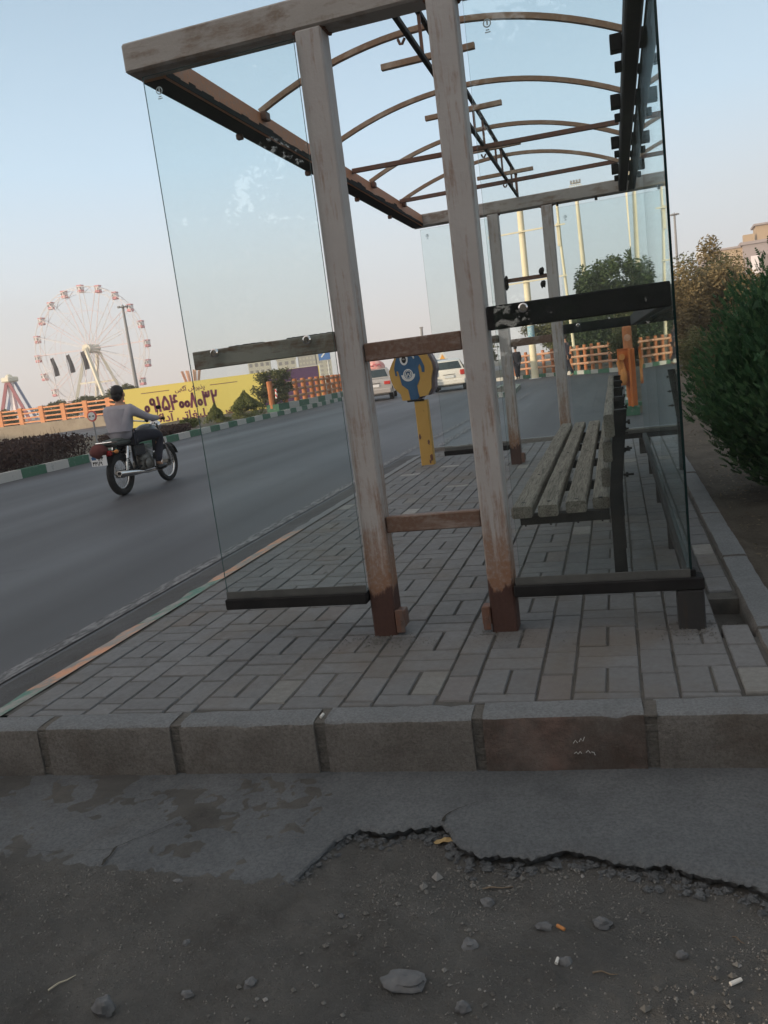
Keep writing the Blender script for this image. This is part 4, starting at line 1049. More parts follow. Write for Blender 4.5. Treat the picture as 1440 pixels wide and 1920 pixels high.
def digits(b, s, x, z, h, th, y, dx, gap=0.0):
    """strokes of digits written along local x on a board facing -y"""
    for ch in s:
        w, st = DG[ch]
        for ln in st:
            for (a, c) in zip(ln, ln[1:]):
                A = Vector((x+a[0]*h*dx, z+a[1]*h)); C_ = Vector((x+c[0]*h*dx, z+c[1]*h)); d = (C_-A)
                if d.length < 1e-6: continue
                d.normalize(); p = Vector((-d.y, d.x))*th/2; e = d*th*.30
                b.quad((A.x-e.x+p.x, y, A.y-e.y+p.y), (A.x-e.x-p.x, y, A.y-e.y-p.y), (C_.x+e.x-p.x, y, C_.y+e.y-p.y), (C_.x+e.x+p.x, y, C_.y+e.y+p.y))
        x += w*h*dx+gap
    return x

# ------------------------------------------------------------------ billboard
A = Vector((-20.62, 30.56, 0)); B_ = Vector((-12.49, 34.58, 0)); ang = math.atan2(B_.y-A.y, B_.x-A.x); BW = (B_-A).length
t = thing('billboard', 'long yellow and purple advertising billboard with a big phone number above the railing', 'billboard', (A.x, A.y, -.36), ang)
M['bill_y'] = mat('yellow_print', (.93, .74, .19), .5); M['bill_p'] = mat('purple_print', (.115, .055, .13), .5); M['bill_w'] = mat('white_edge', (.75, .73, .7), .6); M['bill_t'] = mat('purple_lettering', (.20, .045, .085), .5)
H = 1.86
b = MB().box(0, BW, .01, .16, 0, H); b.build('board', M['bill_y'], t, local=True)
b = MB(); xp = BW*.722; b.v += [(xp, .004, H-.01), (xp-.42, .004, H*.45), (xp-.12, .004, .01), (BW-.05, .004, .01), (BW-.05, .004, H-.01)]; b.face((0, 1, 2, 3, 4)); b.build('purple_panel', M['bill_p'], t, local=True)
b = MB().box(BW, BW+.06, 0, .18, -.02, H+.05); b.box(xp+.1, BW, 0, .15, H+.002, H+.03); b.build('edge_trim', M['bill_w'], t, local=True)
b = MB(); digits(b, '09154008032', BW*.090, H*.37, .66, .105, .004, .66, .03); b.build('phone_number', M['bill_t'], t, local=True)
v_, f_ = word_mesh('پذیرش آگهی', BW*.150, .012); b = MB(); b.v = [(BW*.252+x, .004, H*.79+y) for x, y in v_]; [b.face(f) for f in f_]; b.build('lettering', M['bill_t'], t, local=True)
v_, f_ = word_mesh('ـس تـبلیغاتی آداک', BW*.44, .02); b = MB(); b.v = [(BW*.115+x, .004, H*.10+y) for x, y in v_]; [b.face(f) for f in f_]; b.build('lettering', M['bill_t'], t, local=True)
b = MB().box(BW*.085, BW*.225, .003, .006, H*.845, H*.86); b.box(BW*.43, BW*.57, .003, .006, H*.845, H*.86); b.build('rule_line', M['bill_t'], t, local=True)
for x in (.6, 3.1, 5.6, 8.2): MB().box(x-.05, x+.05, .17, .27, -1.0, H).build('support', M['rail'], t, local=True)

# ------------------------------------------------------------------ charity box on its post
M['ybox'] = painted_steel('mustard_paint', (.42, .25, .065), (.47, .29, .08), (.10, .05, .03), .16, stretch=(9, 9, 5)); M['bbox'] = noisy('blue_paint', [(.3, (.030, .080, .155)), (.7, (.045, .11, .20))], 9, .5, .0005)
M['white'] = mat('white_paint', (.62, .62, .60), .5); M['boxside'] = mat('grey_mauve_side', (.17, .14, .155), .6)
CB = Vector((-.945, 5.36, 0)); t = thing('charity_box', 'blue and mustard charity collection box shaped like two hands on a mustard post', 'charity box', CB, R(4))
b = MB().box(-.068, .068, 0, .12, -.02, .675, .006); po = b.build('post', M['ybox'], t, local=True, smooth='auto')
b = MB()
for (x, z, s) in ((-.05, .30, .018), (.035, .235, .016), (.048, .07, .022), (.03, .03, .014)): b.ell((x, -.001, z), (s*.7, .002, s*1.5), 9, 6, jit=.7, seed=z*50)
b.build('rust_chip', M['darkrust'], po, local=True)
outer = [(-.10, .69), (-.155, .695), (-.165, .76), (-.23, .83), (-.262, .93), (-.268, 1.01), (-.225, 1.085), (-.17, 1.165), (-.06, 1.19), (.09, 1.19), (.175, 1.135), (.215, 1.05), (.225, .98), (.195, .89), (.185, .79), (.135, .72), (.045, .715), (.02, .69)]
b = MB().prism([(x, z) for x, z in outer], 'y', .0, .055); b.build('hands_plate', M['ybox'], t, local=True)
b = MB().prism([(x*.99+.035, z*.998+.001) for x, z in outer], 'y', .057, .27); b.build('casing', M['boxside'], t, local=True)
blue = [(-.06, .692), (-.075, .80), (-.14, .855), (-.15, .92), (-.165, 1.0), (-.185, 1.0), (-.178, .95), (-.20, .955), (-.205, 1.03), (-.185, 1.10), (-.15, 1.165), (-.06, 1.186), (.02, 1.186), (.065, 1.16), (.105, 1.10), (.135, 1.02), (.13, .96), (.10, .965), (.10, 1.01), (.085, 1.05), (.065, 1.02), (.07, .93), (.072, .90), (.03, .83), (.035, .76), (.045, .715), (.02, .692)]
b = MB().prism(blue, 'y', -.004, .0); b.build('blue_panel', M['bbox'], t, local=True)
def disc(b, cx, cz, rx, rz, y, n=26):
    n0 = len(b.v); b.v += [(cx+rx*math.cos(2*math.pi*i/n), y, cz+rz*math.sin(2*math.pi*i/n)) for i in range(n)]; b.face(range(n0, n0+n))
b = MB(); disc(b, -.085, 1.115, .045, .062, -.0055); ov = b.build('white_oval', M['white'], t, local=True)
b = MB(); disc(b, -.085, 1.11, .026, .036, -.0065); b.build('coin_slot_plate', M['dark'], ov, local=True)
b = MB(); disc(b, -.087, 1.115, .016, .008, -.0072); b.build('coin_slot', M['steel'], ov, local=True)
b = MB(); b.torus((-.055, -.0055, .955), (0, 1, 0), .050, .0055, 26, 4); b.torus((-.055, -.0055, .955), (0, 1, 0), .036, .003, 22, 4)
for i in range(15):                                                # tulip like emblem ring with a crescent of leaves below
    a = math.pi+math.pi*i/14; a2 = a+math.pi/14
    if i < 14: b.quad((-.055+.048*math.cos(a), -.006, .955+.048*math.sin(a)), (-.055+.048*math.cos(a2), -.006, .955+.048*math.sin(a2)), (-.055+.078*math.cos(a2), -.006, .955+.070*math.sin(a2)), (-.055+.078*math.cos(a), -.006, .955+.070*math.sin(a)))
for (a, c) in (((-.085, .975), (-.072, .93)), ((-.072, .93), (-.055, .972)), ((-.055, .972), (-.038, .93)), ((-.038, .93), (-.025, .975)), ((-.07, .985), (-.055, .999)), ((-.055, .999), (-.04, .985))): b.bar((a[0], -.0065, a[1]), (c[0], -.0065, c[1]), .002, .007)
b.build('emblem', M['white'], t, local=True)
b = MB(); b.tube([(-.035, -.006, 1.165), (-.005, -.006, 1.16), (.02, -.006, 1.135), (.03, -.006, 1.11)], [.010, .012, .010, .008], 6); b.build('worn_decal', M['white'], t, local=True)
b = MB().box(-.10, .09, -.012, .03, .672, .69, .003); b.build('collar', M['black'], t, local=True)
for o in t.children:
    if not o.name.startswith('post'): o.location.x = -.045; o.scale.x = .93

# ------------------------------------------------------------------ skin based bodies
def skin(name, V_, E_, Rd, m, parent, sub=2, root=0):
    me = bpy.data.meshes.new(name); me.from_pydata(V_, E_, []); me.materials.append(m); me.update()
    o = bpy.data.objects.new(name, me); col.objects.link(o); o.parent = parent; WM[o.name] = WM[parent.name].copy()
    sk = o.modifiers.new('Skin', 'SKIN'); sk.use_smooth_shade = True
    if not me.skin_vertices: bpy.context.view_layer.update()
    for i, r in enumerate(Rd):
        d = me.skin_vertices[0].data[i]; d.radius = (r, r) if not isinstance(r, tuple) else r; d.use_root = (i == root)
    ss = o.modifiers.new('Smooth', 'SUBSURF'); ss.levels = sub; ss.render_levels = sub
    return o
M['skin'] = mat('skin_tone', (.36, .20, .13), .6); M['hair'] = noisy('black_hair', [(.3, (.010, .008, .008)), (.7, (.028, .022, .020))], 30, .6, .002, 120)
M['shirt'] = noisy('grey_shirt', [(.3, (.27, .25, .275)), (.7, (.34, .32, .345))], 5, .9, .006, 9); M['trouser'] = noisy('dark_trousers', [(.3, (.018, .018, .026)), (.7, (.035, .034, .045))], 6, .9, .006, 12)
M['shoe'] = mat('black_shoe', (.015, .014, .014), .5)

def person_rider(root):
    # one continuous body: pelvis, spine, head, arms with fingers, legs
    V_ = []; E_ = []; Rd = []
    def add(p, r, par=None):
        V_.append(p); Rd.append(r)
        if par is not None: E_.append((par, len(V_)-1))
        return len(V_)-1
    pel = add((0, .22, .80), (.13, .11)); sp = add((0, .21, .95), (.12, .10), pel); ch = add((0, .22, 1.10), (.15, .11), sp); nk = add((0, .26, 1.235), .055, ch); hb = add((0, .28, 1.30), .06, nk); hd = add((0, .285, 1.375), (.078, .09), hb); ht = add((0, .275, 1.43), (.07, .08), hd)
    for s in (1, -1):
        sh_ = add((s*.17, .23, 1.17), .062, ch); el_ = add((s*.30, .42, 1.02), .042, sh_); wr = add((s*.33, .64, .985), .028, el_); pm = add((s*.335, .71, .985), (.032, .018), wr)
        for k in range(4):
            y = .735; x = s*(.31+.02*k); f1 = add((x, y+.018, .990), .0085, pm); f2 = add((x, y+.040, .972-.001*k), .008, f1); f3 = add((x, y+.030, .950+.002*k), .007, f2)
        th_ = add((s*.295, .715, .972), .009, pm); add((s*.285, .735, .955), .008, th_)
        hip = add((s*.10, .28, .76), .09, pel); kn = add((s*.20, .80, .735), .058, hip); an = add((s*.18, .72, .34), .036, kn); ft = add((s*.18, .80, .29), .033, an); add((s*.18, .90, .285), .024, ft)
    skin('body', V_, E_, Rd, M['skin'], root, 2)
person_dummy = None
R0 = Vector((-4.99, 5.90, -.10)); HD = R(0.0)
rd = thing('person', 'person in a grey shirt and dark trousers riding the motorcycle, seen from behind', 'person', R0, HD)
rd.scale = (.9, .9, .9)
person_rider(rd)
# shirt
V_ = [(0, .18, .72), (0, .185, .86), (0, .205, 1.00), (0, .225, 1.13), (0, .25, 1.205)]; E_ = [(0, 1), (1, 2), (2, 3), (3, 4)]; Rd = [(.185, .155), (.178, .145), (.188, .14), (.185, .125), (.085, .075)]
for s in (1, -1):
    n0 = len(V_); V_ += [(s*.175, .235, 1.165), (s*.25, .33, 1.08), (s*.31, .44, 1.015), (s*.325, .54, .995), (s*.335, .65, .985)]; Rd += [.085, .066, .058, .048, .040]; E_ += [(3, n0), (n0, n0+1), (n0+1, n0+2), (n0+2, n0+3), (n0+3, n0+4)]
skin('shirt', V_, E_, Rd, M['shirt'], rd, 2, 2)
V_ = [(0, .27, .76)]; E_ = []; Rd = [(.15, .12)]
for s in (1, -1):
    n0 = len(V_); V_ += [(s*.10, .32, .765), (s*.165, .56, .77), (s*.21, .81, .745), (s*.20, .79, .60), (s*.185, .74, .45), (s*.182, .72, .335)]; Rd += [.105, .092, .080, .070, .060, .058]; E_ += [(0, n0)]+[(n0+i, n0+i+1) for i in range(5)]
skin('trousers', V_, E_, Rd, M['trouser'], rd, 2, 0)
for s in (1, -1):
    b = MB(); b.ell((s*.182, .80, .275), (.048, .145, .045), 14, 9); b.build('shoe', M['shoe'], rd, smooth=True, local=True)
b = MB(); b.ell((0, .262, 1.415), (.086, .098, .098), 18, 12, jit=.06, seed=2); b.ell((0, .235, 1.355), (.072, .065, .075), 14, 9); b.build('hair', M['hair'], rd, smooth=True, local=True)
for s in (1, -1):
    b = MB(); b.ell((s*.083, .29, 1.37), (.012, .022, .034), 10, 7); b.build('ear', M['skin'], rd, smooth=True, local=True)
b = MB(); b.ell((0, .382, 1.365), (.014, .022, .022), 8, 6); b.build('nose', M['skin'], rd, smooth=True, local=True)
for s in (1, -1):
    b = MB(); b.ell((s*.032, .368, 1.395), (.013, .008, .008), 8, 6); b.build('eye', M['shoe'], rd, smooth=True, local=True)
b = MB(); b.ell((0, .368, 1.325), (.026, .008, .006), 8, 6); b.build('mouth', M['darkrust'], rd, smooth=True, local=True)

# ------------------------------------------------------------------ motorcycle
mc = thing('motorcycle', 'small black motorcycle with chrome exhaust driving away on the road', 'motorcycle', R0, HD)
mc.scale = (.9, .9, .9)
M['tyre'] = noisy('tyre', [(.3, (.012, .012, .012)), (.7, (.030, .029, .028))], 12, .9, .002); M['engine'] = noisy('engine_alloy', [(.3, (.10, .095, .085)), (.7, (.20, .19, .17))], 20, .5, .002, metal=.6); M['tank'] = mat('tank_paint', (.018, .022, .028), .25, 0, .6)
M['redlens'] = mat('red_lens', (.25, .012, .012), .25); M['seat'] = noisy('worn_seat', [(.3, (.045, .055, .050)), (.7, (.10, .11, .10))], 12, .6, .002)
M['plate'] = mat('plate_white', (.66, .66, .66), .5); M['ink'] = mat('plate_ink', (.02, .02, .02), .6); M['maroon'] = noisy('maroon_bag', [(.3, (.075, .022, .020)), (.7, (.12, .035, .03))], 9, .85, .004)
def wheel(y, r, tr, nm):
    w = MB(); w.torus((0, y, r+tr-.004), (1, 0, 0), r, tr, 40, 10); o = w.build('wheel', M['tyre'], mc, smooth=True, local=True)
    w = MB(); w.torus((0, y, r+tr-.004), (1, 0, 0), r-tr*.85, .014, 40, 6, squash=.6); w.build('rim', M['chrome'], o, smooth=True, local=True)
    w = MB(); w.tube([(-.055, y, r+tr), (.055, y, r+tr)], .055, 18); w.tube([(-.07, y, r+tr), (.07, y, r+tr)], .022, 12); w.build('hub', M['engine'], o, smooth='auto', local=True)
    w = MB()
    for k in range(32):
        a = 2*math.pi*k/32; a2 = a+(.35 if k % 2 else -.35); sx = .035 if k % 4 < 2 else -.035
        w.tube([(sx, y+.05*math.cos(a2), r+tr+.05*math.sin(a2)), (0, y+(r-tr)*math.cos(a), r+tr+(r-tr)*math.sin(a))], .0022, 4, False)
    so_ = w.build('spokes', M['steel'], o, local=True)
wheel(0, .245, .052, 'r'); wheel(1.25, .245, .040, 'f')
b = MB()
for s in (1, -1):
    b.tube([(s*.085, 0, .295), (s*.085, .42, .34)], .018, 8); b.tube([(s*.10, -.12, .70), (s*.09, .35, .66), (s*.05, .95, .80)], .014, 8)
b.tube([(0, .42, .34), (0, .5, .28), (0, .85, .30), (0, .95, .50), (0, 1.0, .82)], .020, 8); b.tube([(0, .42, .34), (0, .40, .66)], .018, 8)
b.build('frame', M['black'], mc, smooth='auto', local=True)
for s in (1, -1):
    b = MB().tube([(s*.115, .0, .31), (s*.115, .04, .50)], .015, 10).tube([(s*.115, .05, .50), (s*.11, .11, .66)], .024, 10)
    for k in range(9): b.torus((s*(.115-.0005*k), .012+.011*k+.02, .36+.03*k), (0, .3, 1), .022, .005, 12, 5)
    b.build('shock_absorber', M['chrome'], mc, smooth='auto', local=True)
b = MB().ell((0, .62, .42), (.12, .16, .13), 14, 9).box(-.10, .10, .45, .78, .27, .42, .03)
for k in range(8): b.box(-.085, .085, .60+.012*k*.3, .80, .46+.022*k, .468+.022*k, .002)
b.ell((.125, .56, .36), (.025, .09, .085), 14, 8); b.build('engine', M['engine'], mc, smooth='auto', local=True)
b = MB().tube([(.09, .80, .50), (.13, .90, .36), (.15, .78, .25), (.155, .45, .25), (.16, .30, .27)], .020, 10).tube([(.16, .32, .268), (.165, .10, .29), (.168, -.26, .325), (.168, -.28, .328)], [.022, .042, .046, .036], 14)
ex = b.build('exhaust', M['chrome'], mc, smooth='auto', local=True)
b = MB().tube([(.168, -.265, .327), (.168, -.287, .329)], .026, 12); b.build('exhaust_tip', M['black'], ex, local=True)
b = MB()
for i in range(9):
    a = R(52+i*8.5); a2 = R(52+(i+1)*8.5); rr = .328
    b.quad((-.07, rr*math.cos(a+R(20)), .295+rr*math.sin(a+R(20))), (.07, rr*math.cos(a+R(20)), .295+rr*math.sin(a+R(20))), (.07, rr*math.cos(a2+R(20)), .295+rr*math.sin(a2+R(20))), (-.07, rr*math.cos(a2+R(20)), .295+rr*math.sin(a2+R(20))))
b.box(-.06, .06, -.22, -.02, .585, .64, .02); b.build('rear_fender', M['black'], mc, smooth=True, local=True)
b = MB().ell((0, .83, .80), (.13, .24, .115), 18, 12); b.build('fuel_tank', M['tank'], mc, smooth=True, local=True)
V_ = []
b = MB().box(-.125, .125, -.18, .62, .690, .765, .03); b.ell((0, -.02, .765), (.118, .20, .028), 16, 8); b.build('saddle', M['seat'], mc, smooth='auto', local=True)
for s in (1, -1): MB().box(s*.13-.02, s*.13+.02, .22, .50, .50, .66, .018).build('side_cover', M['tank'], mc, smooth='auto', local=True)
b = MB().tube([(-.10, -.05, .74), (-.12, -.26, .76), (.12, -.26, .76), (.10, -.05, .74)], .010, 8); b.build('grab_rail', M['chrome'], mc, smooth='auto', local=True)
b = MB().box(-.055, .075, -.27, -.20, .575, .65, .018); b.build('tail_light', M['redlens'], mc, smooth='auto', local=True)
b = MB().ell((-.10, -.25, .645), (.135, .11, .105), 16, 10, jit=.15, seed=4); b.build('maroon_bag', M['maroon'], mc, smooth=True, local=True)
for s in (1, -1): MB().tube([(s*.06, -.22, .63), (s*.15, -.22, .63), (s*.155, -.25, .63)], [.007, .007, .024], 10).ell((s*.16, -.24, .63), (.026, .03, .026), 10, 7).build('turn_signal', M['orange_disc'], mc, smooth='auto', local=True)
b = MB().box(-.205, .035, -.315, -.305, .46, .60, .002); pl = b.build('number_plate', M['plate'], mc, local=True)
b = MB(); digits(b, '123', -.095, .535, .050, .010, -.3165, .72, .006); digits(b, '34169', -.185, .472, .050, .010, -.3165, .72, .006); b.build('plate_number', M['ink'], pl, local=True)
b = MB().box(-.195, -.125, -.3168, -.3158, .545, .59); b.build('plate_flag', mat('plate_blue', (.03, .10, .22), .5), pl, local=True)
b = MB()
for s in (1, -1): b.tube([(s*.075, 1.25, .30), (s*.075, 1.19, .50)], .022, 10); b.tube([(s*.075, 1.19, .50), (s*.07, 1.02, .90)], .015, 10)
b.build('front_fork', M['chrome'], mc, smooth='auto', local=True)
b = MB()
for i in range(10):
    a = R(20+i*13.5); a2 = R(20+(i+1)*13.5); rr = .305; c0 = (1.25, .285)
    b.quad((-.055, c0[0]+rr*math.cos(a), c0[1]+rr*math.sin(a)), (.055, c0[0]+rr*math.cos(a), c0[1]+rr*math.sin(a)), (.055, c0[0]+rr*math.cos(a2), c0[1]+rr*math.sin(a2)), (-.055, c0[0]+rr*math.cos(a2), c0[1]+rr*math.sin(a2)))
b.build('front_fender', M['chrome'], mc, smooth=True, local=True)
b = MB().tube([(.37, .72, .965), (.22, .80, .985), (.06, .98, .94), (-.06, .98, .94), (-.22, .80, .985), (-.37, .72, .965)], .012, 8); hb_ = b.build('handlebar', M['chrome'], mc, smooth='auto', local=True)
for s in (1, -1):
    MB().tube([(s*.28, .765, .975), (s*.40, .70, .960)], .018, 10).build('grip', M['black'], hb_, smooth='auto', local=True)
    MB().tube([(s*.24, .79, .985), (s*.27, .80, 1.10)], .005, 6).ell((s*.28, .80, 1.13), (.045, .008, .03), 12, 8).build('mirror', M['black'], mc, smooth='auto', local=True)
b = MB().ell((0, 1.10, .86), (.085, .09, .085), 16, 10); b.build('headlight', M['chrome'], mc, smooth=True, local=True)
b = MB()
for s in (-.05, .05): b.tube([(s, 1.00, .95), (s, .97, .985)], .038, 14)
b.build('gauge', M['black'], mc, smooth='auto', local=True)
for s in (1, -1): MB().tube([(s*.06, .80, .275), (s*.24, .79, .27)], .012, 8).build('foot_peg', M['black'], mc, local=True)

# ------------------------------------------------------------------ cars
M['cwhite'] = mat('car_white', (.72, .68, .62), .25, 0, .5); M['csilver'] = mat('car_silver', (.46, .43, .40), .28, .4, .5); M['cdark'] = mat('car_dark', (.03, .032, .036), .22, 0, .5)
M['cglass'] = mat('car_glass', (.02, .035, .04), .06, 0, .7); M['plastic'] = mat('bumper_plastic', (.03, .03, .03), .6); M['pink'] = noisy('pink_sign', [(.4, (.60, .27, .25)), (.6, (.68, .42, .38))], 6, .6, 0)
def car(label, loc, rz, paint, kind='hatch', plate=True, group='cars driving away on the main road'):
    t = thing('car', label, 'car', loc, rz, group=group)
    W = .83; L = 3.9
    prof = [(.02, .30), (.0, .55), (.02, .86), (.06, .95)] if kind == 'hatch' else [(.02, .30), (.0, .60), (.03, .88), (.08, .93)]
    if kind == 'hatch': roof = [(.30, 1.36), (.55, 1.42), (1.3, 1.45), (2.1, 1.40), (2.75, 1.00)]; hood = [(3.65, .82), (3.88, .62), (3.9, .30)]
    else: roof = [(.62, .97), (1.05, 1.36), (1.5, 1.42), (2.1, 1.38), (2.75, .98)]; hood = [(3.7, .82), (3.9, .62), (3.92, .30)]
    P = prof+roof+hood; n = len(P); b = MB()
    def hw(z): return W if z < .62 else W-(z-.62)*.14 if z < .95 else W-.046-(z-.95)*.46
    S = [(-1, 1), (-.97, 1), (-.6, 1), (0, 1), (.6, 1), (.97, 1), (1, 1)]
    for (y, z) in P:
        for u, _ in S:
            yy = y; zz = z-(.0 if abs(u) < .9 else .015*(z > .9)); cur = .05*(u*u)
            yy = y+cur if y < 2 else y-cur*1.6
            b.v.append((u*hw(z), yy, zz))
    m = len(S)
    for i in range(n-1):
        for j in range(m-1): b.face((i*m+j, i*m+j+1, (i+1)*m+j+1, (i+1)*m+j))
    b.face([i*m for i in range(n)]); b.face([i*m+m-1 for i in range(n)][::-1]); b.face([0, m-1, (n-1)*m+m-1, (n-1)*m])
    body = b.build('body', paint, t, smooth='auto', local=True)
    r0 = 3; r1 = 4
    y0, z0 = P[r0]; y1, z1 = P[r1]
    if kind == 'sedan': y0, z0 = P[4]; y1, z1 = P[5]
    b = MB(); wa, wb = hw(z0+.04)*.86, hw(z1)*.86
    def on(f): return (y0+(y1-y0)*f, z0+(z1-z0)*f)
    ya, za = on(.10); yb, zb = on(.90)
    off = -.012
    b.v += [(-wa, ya+off+.04, za+.004), (0, ya+off, za+.004), (wa, ya+off+.04, za+.004), (wb, yb+off+.04, zb+.012), (0, yb+off, zb+.012), (-wb, yb+off+.04, zb+.012)]
    b.face((0, 1, 4, 5)); b.face((1, 2, 3, 4)); b.build('rear_window', M['cglass'], t, local=True)
    for s in (1, -1):
        b = MB()
        for (a, c, d, e) in ((.55, 1.45, 1.42, .72), (1.52, 2.55, 2.0, 1.55)):
            zt = 1.33; zb2 = .98
            b.quad((s*(hw(zb2)+.006), a if kind == 'hatch' else a+.25, zb2), (s*(hw(zb2)+.006), c, zb2), (s*(hw(zt)+.008), d, zt), (s*(hw(zt)+.008), e if kind == 'hatch' or a > 1 else e+.35, zt))
        b.build('side_window', M['cglass'], t, local=True)
        if kind == 'hatch': b = MB().box(s*.70-.13, s*.70+.10, -.03, .10, .70, .93, .02)
        else: b = MB().box(s*.64-.15, s*.64+.15, -.015, .10, .68, .82, .015)
        b.build('tail_light', M['redlens2'], t, smooth='auto', local=True)
        for y in (.72, 3.1):
            w = MB().tube([(s*(W-.19), y, .29), (s*(W-.005), y, .29), (s*(W+.002), y, .29)], [.29, .29, .25], 22); wo = w.build('wheel', M['tyre'], t, smooth='auto', local=True)
            MB().tube([(s*(W-.01), y, .29), (s*(W+.012), y, .29)], .17, 16).build('rim', M['steel'], wo, smooth='auto', local=True)
        MB().box(s*.90-.07, s*.90+.07, 2.45, 2.55, .93, 1.05, .02).build('wing_mirror', paint, t, smooth='auto', local=True)
    MB().box(-W*.96, W*.96, -.07, .16, .30, .52, .04).build('bumper', paint, t, smooth='auto', local=True)
    MB().box(-W*.80, W*.80, -.05, .3, .22, .298, .01).build('valance', M['plastic'], t, smooth='auto', local=True)
    b = MB().box(-.25, .25, -.036, -.012, .60, .71, .002) if kind == 'hatch' else MB().box(-.25, .25, -.026, -.012, .60, .71, .002)
    b.build('number_plate', M['plate'], t, local=True)
    b = MB().box(-.30, .30, -.022, -.01, .745, .77, .003); b.build('tailgate_trim', M['plastic'], t, local=True)
    return t
M['redlens2'] = mat('car_red_lens', (.45, .045, .035), .25)
cw = car('white hatchback driving away beside the charity box', (-5.57, 30.85, -.285), R(9), M['cwhite']); cw.scale = (.80, .84, .90)
cs = car('silver sedan with a pink domed sign on its roof, left of the charity box', (-8.28, 29.0, -.27), R(11), M['csilver'], 'sedan'); cs.scale = (.84, .88, .92)
b = MB(); b.ell((0, 1.5, 1.44), (.52, .35, .34), 20, 12); sg = b.build('roof_sign', M['pink'], cs, smooth=True, local=True)
b = MB().tube([(-.34, 1.165, 1.50), (-.22, 1.14, 1.56), (-.1, 1.13, 1.50), (.02, 1.13, 1.62), (.12, 1.13, 1.50), (.24, 1.14, 1.58), (.34, 1.165, 1.50)], .022, 6); b.build('sign_lettering', mat('red_lettering', (.55, .08, .10), .5), sg, local=True)
car('dark car ahead of the white hatchback, half hidden by it', (-8.3, 42, -.40), R(10), M['cdark'])

# ------------------------------------------------------------------ signs, poles, towers
M['signor'] = mat('sign_orange', (.72, .33, .05), .5); M['polegrey'] = mat('pole_grey', (.22, .22, .22), .6); M['cream'] = noisy('cream_pole_paint', [(.3, (.66, .58, .40)), (.7, (.74, .66, .48))], 1.5, .6, 0); M['signblue'] = mat('sign_blue', (.04, .13, .36), .5)
t = thing('warning_sign', 'orange triangular warning sign beyond the white hatchback', 'sign', (-8.75, 46, -.4))
MB().prism([(-9.43, .48), (-8.2, .48), (-8.8, 1.55)], 'y', 46, 46.03).build('border', M['white'], t); MB().prism([(-9.22, .60), (-8.40, .60), (-8.80, 1.33)], 'y', 45.98, 45.995).build('sign_face', M['signor'], t)
MB().tube([(-8.8, 46.08, -.5), (-8.8, 46.08, 1.3)], .04, 8).build('post', M['polegrey'], t)
t = thing('direction_sign', 'small blue road sign with a white arrow near the apartment blocks', 'sign', (-17, 49, -.4))
MB().box(-17.55, -16.75, 48.86, 48.9, 1.95, 2.75).build('sign_face', M['signblue'], t); MB().tube([(-17.0, 49, -1), (-17.0, 49, 2.7)], .045, 8).build('post', M['white'], t); MB().bar((-17.35, 48.85, 2.15), (-16.95, 48.85, 2.55), .01, .08).build('arrow', M['white'], t)
t = thing('round_sign', 'round red and white sign at the left elbow of the rider', 'sign', (-10.9, 14.0, 0))
M['signred'] = mat('sign_red', (.55, .10, .08), .5)
b = MB(); b.tube([(-10.9, 14.0, .78), (-10.9, 13.985, .78)], .13, 22); b.build('sign_face', M['signred'], t); b = MB(); b.tube([(-10.9, 13.984, .78), (-10.9, 13.975, .78)], .095, 20); b.build('white_disc', M['white'], t)
split_build(MB().bar((-10.97, 13.968, .78), (-10.93, 13.968, .78), .008, .03).bar((-10.87, 13.968, .78), (-10.83, 13.968, .78), .008, .03), 'sign_mark', M['ink'], t); MB().tube([(-10.9, 14.01, 0), (-10.9, 14.01, .75)], .02, 8).build('post', M['polegrey'], t)
t = thing('pole', 'plain grey pole rising above the rung between the front posts', 'pole', (-12, 55.5, -.5)); MB().tube([(-12.1, 55.5, -.6), (-11.97, 55.5, 3.35)], [.10, .09], 8).build('shaft', M['polegrey'], t); MB().box(-12.08, -11.86, 55.4, 55.6, 3.35, 3.45).build('cap', M['polegrey'], t)

# gantry of an empty hoarding: thick cream pole, thin bars
t = thing('hoarding', 'tall cream pole with thin bare hoarding bars and blue lettered foot', 'hoarding frame', (-2.45, 34.6, zg(34.6)))
pl = MB().tube([(-2.45, 34.6, zg(34.6)-.1), (-2.45, 34.6, 2.2), (-2.45, 34.6, 6.9)], [.16, .145, .135], 16).build('pole', M['cream'], t, smooth='auto')
MB().tube([(-2.45, 34.6, zg(34.6)-.02), (-2.45, 34.6, zg(34.6)+.03)], .27, 18).build('base_plate', M['white'], t, smooth='auto')
M['faded_blue'] = worn_mat('faded_blue_lettering', (.07, .27, .38), (.55, .56, .54), .42)
MB().tube([(-2.45, 34.6, .75), (-2.45, 34.6, 2.0)], [.1505, .1495], 16, False).build('blue_lettering', M['faded_blue'], pl, smooth='auto')
for (za, zb_, xa, xb) in ((6.95, 7.0, -3.7, -.75), (5.95, 6.0, -3.9, -.6), (3.85, 3.9, -3.7, -.7)):
    MB().bar((xa, 34.4, za), (xb, 34.4, zb_), .05, .055).build('crossbar', M['cream'], t)
t = thing('hoarding_post', 'slim cream post right of the thick cream pole, seen past the far frame', 'post', (-.75, 34.6, zg(34.6)))
MB().tube([(-.62, 34.6, -.4), (-.86, 34.6, 5.3), (-.88, 34.6, 6.9)], [.07, .06, .055], 10).build('shaft', M['cream'], t); MB().box(-.98, -.84, 34.5, 34.6, 5.15, 6.1, .01).build('lamp_box', M['cream'], t)
t = thing('hoarding_post', 'slim cream post behind the back glass with thin cross wires', 'post', (3.55, 34.8, zg(34.6)))
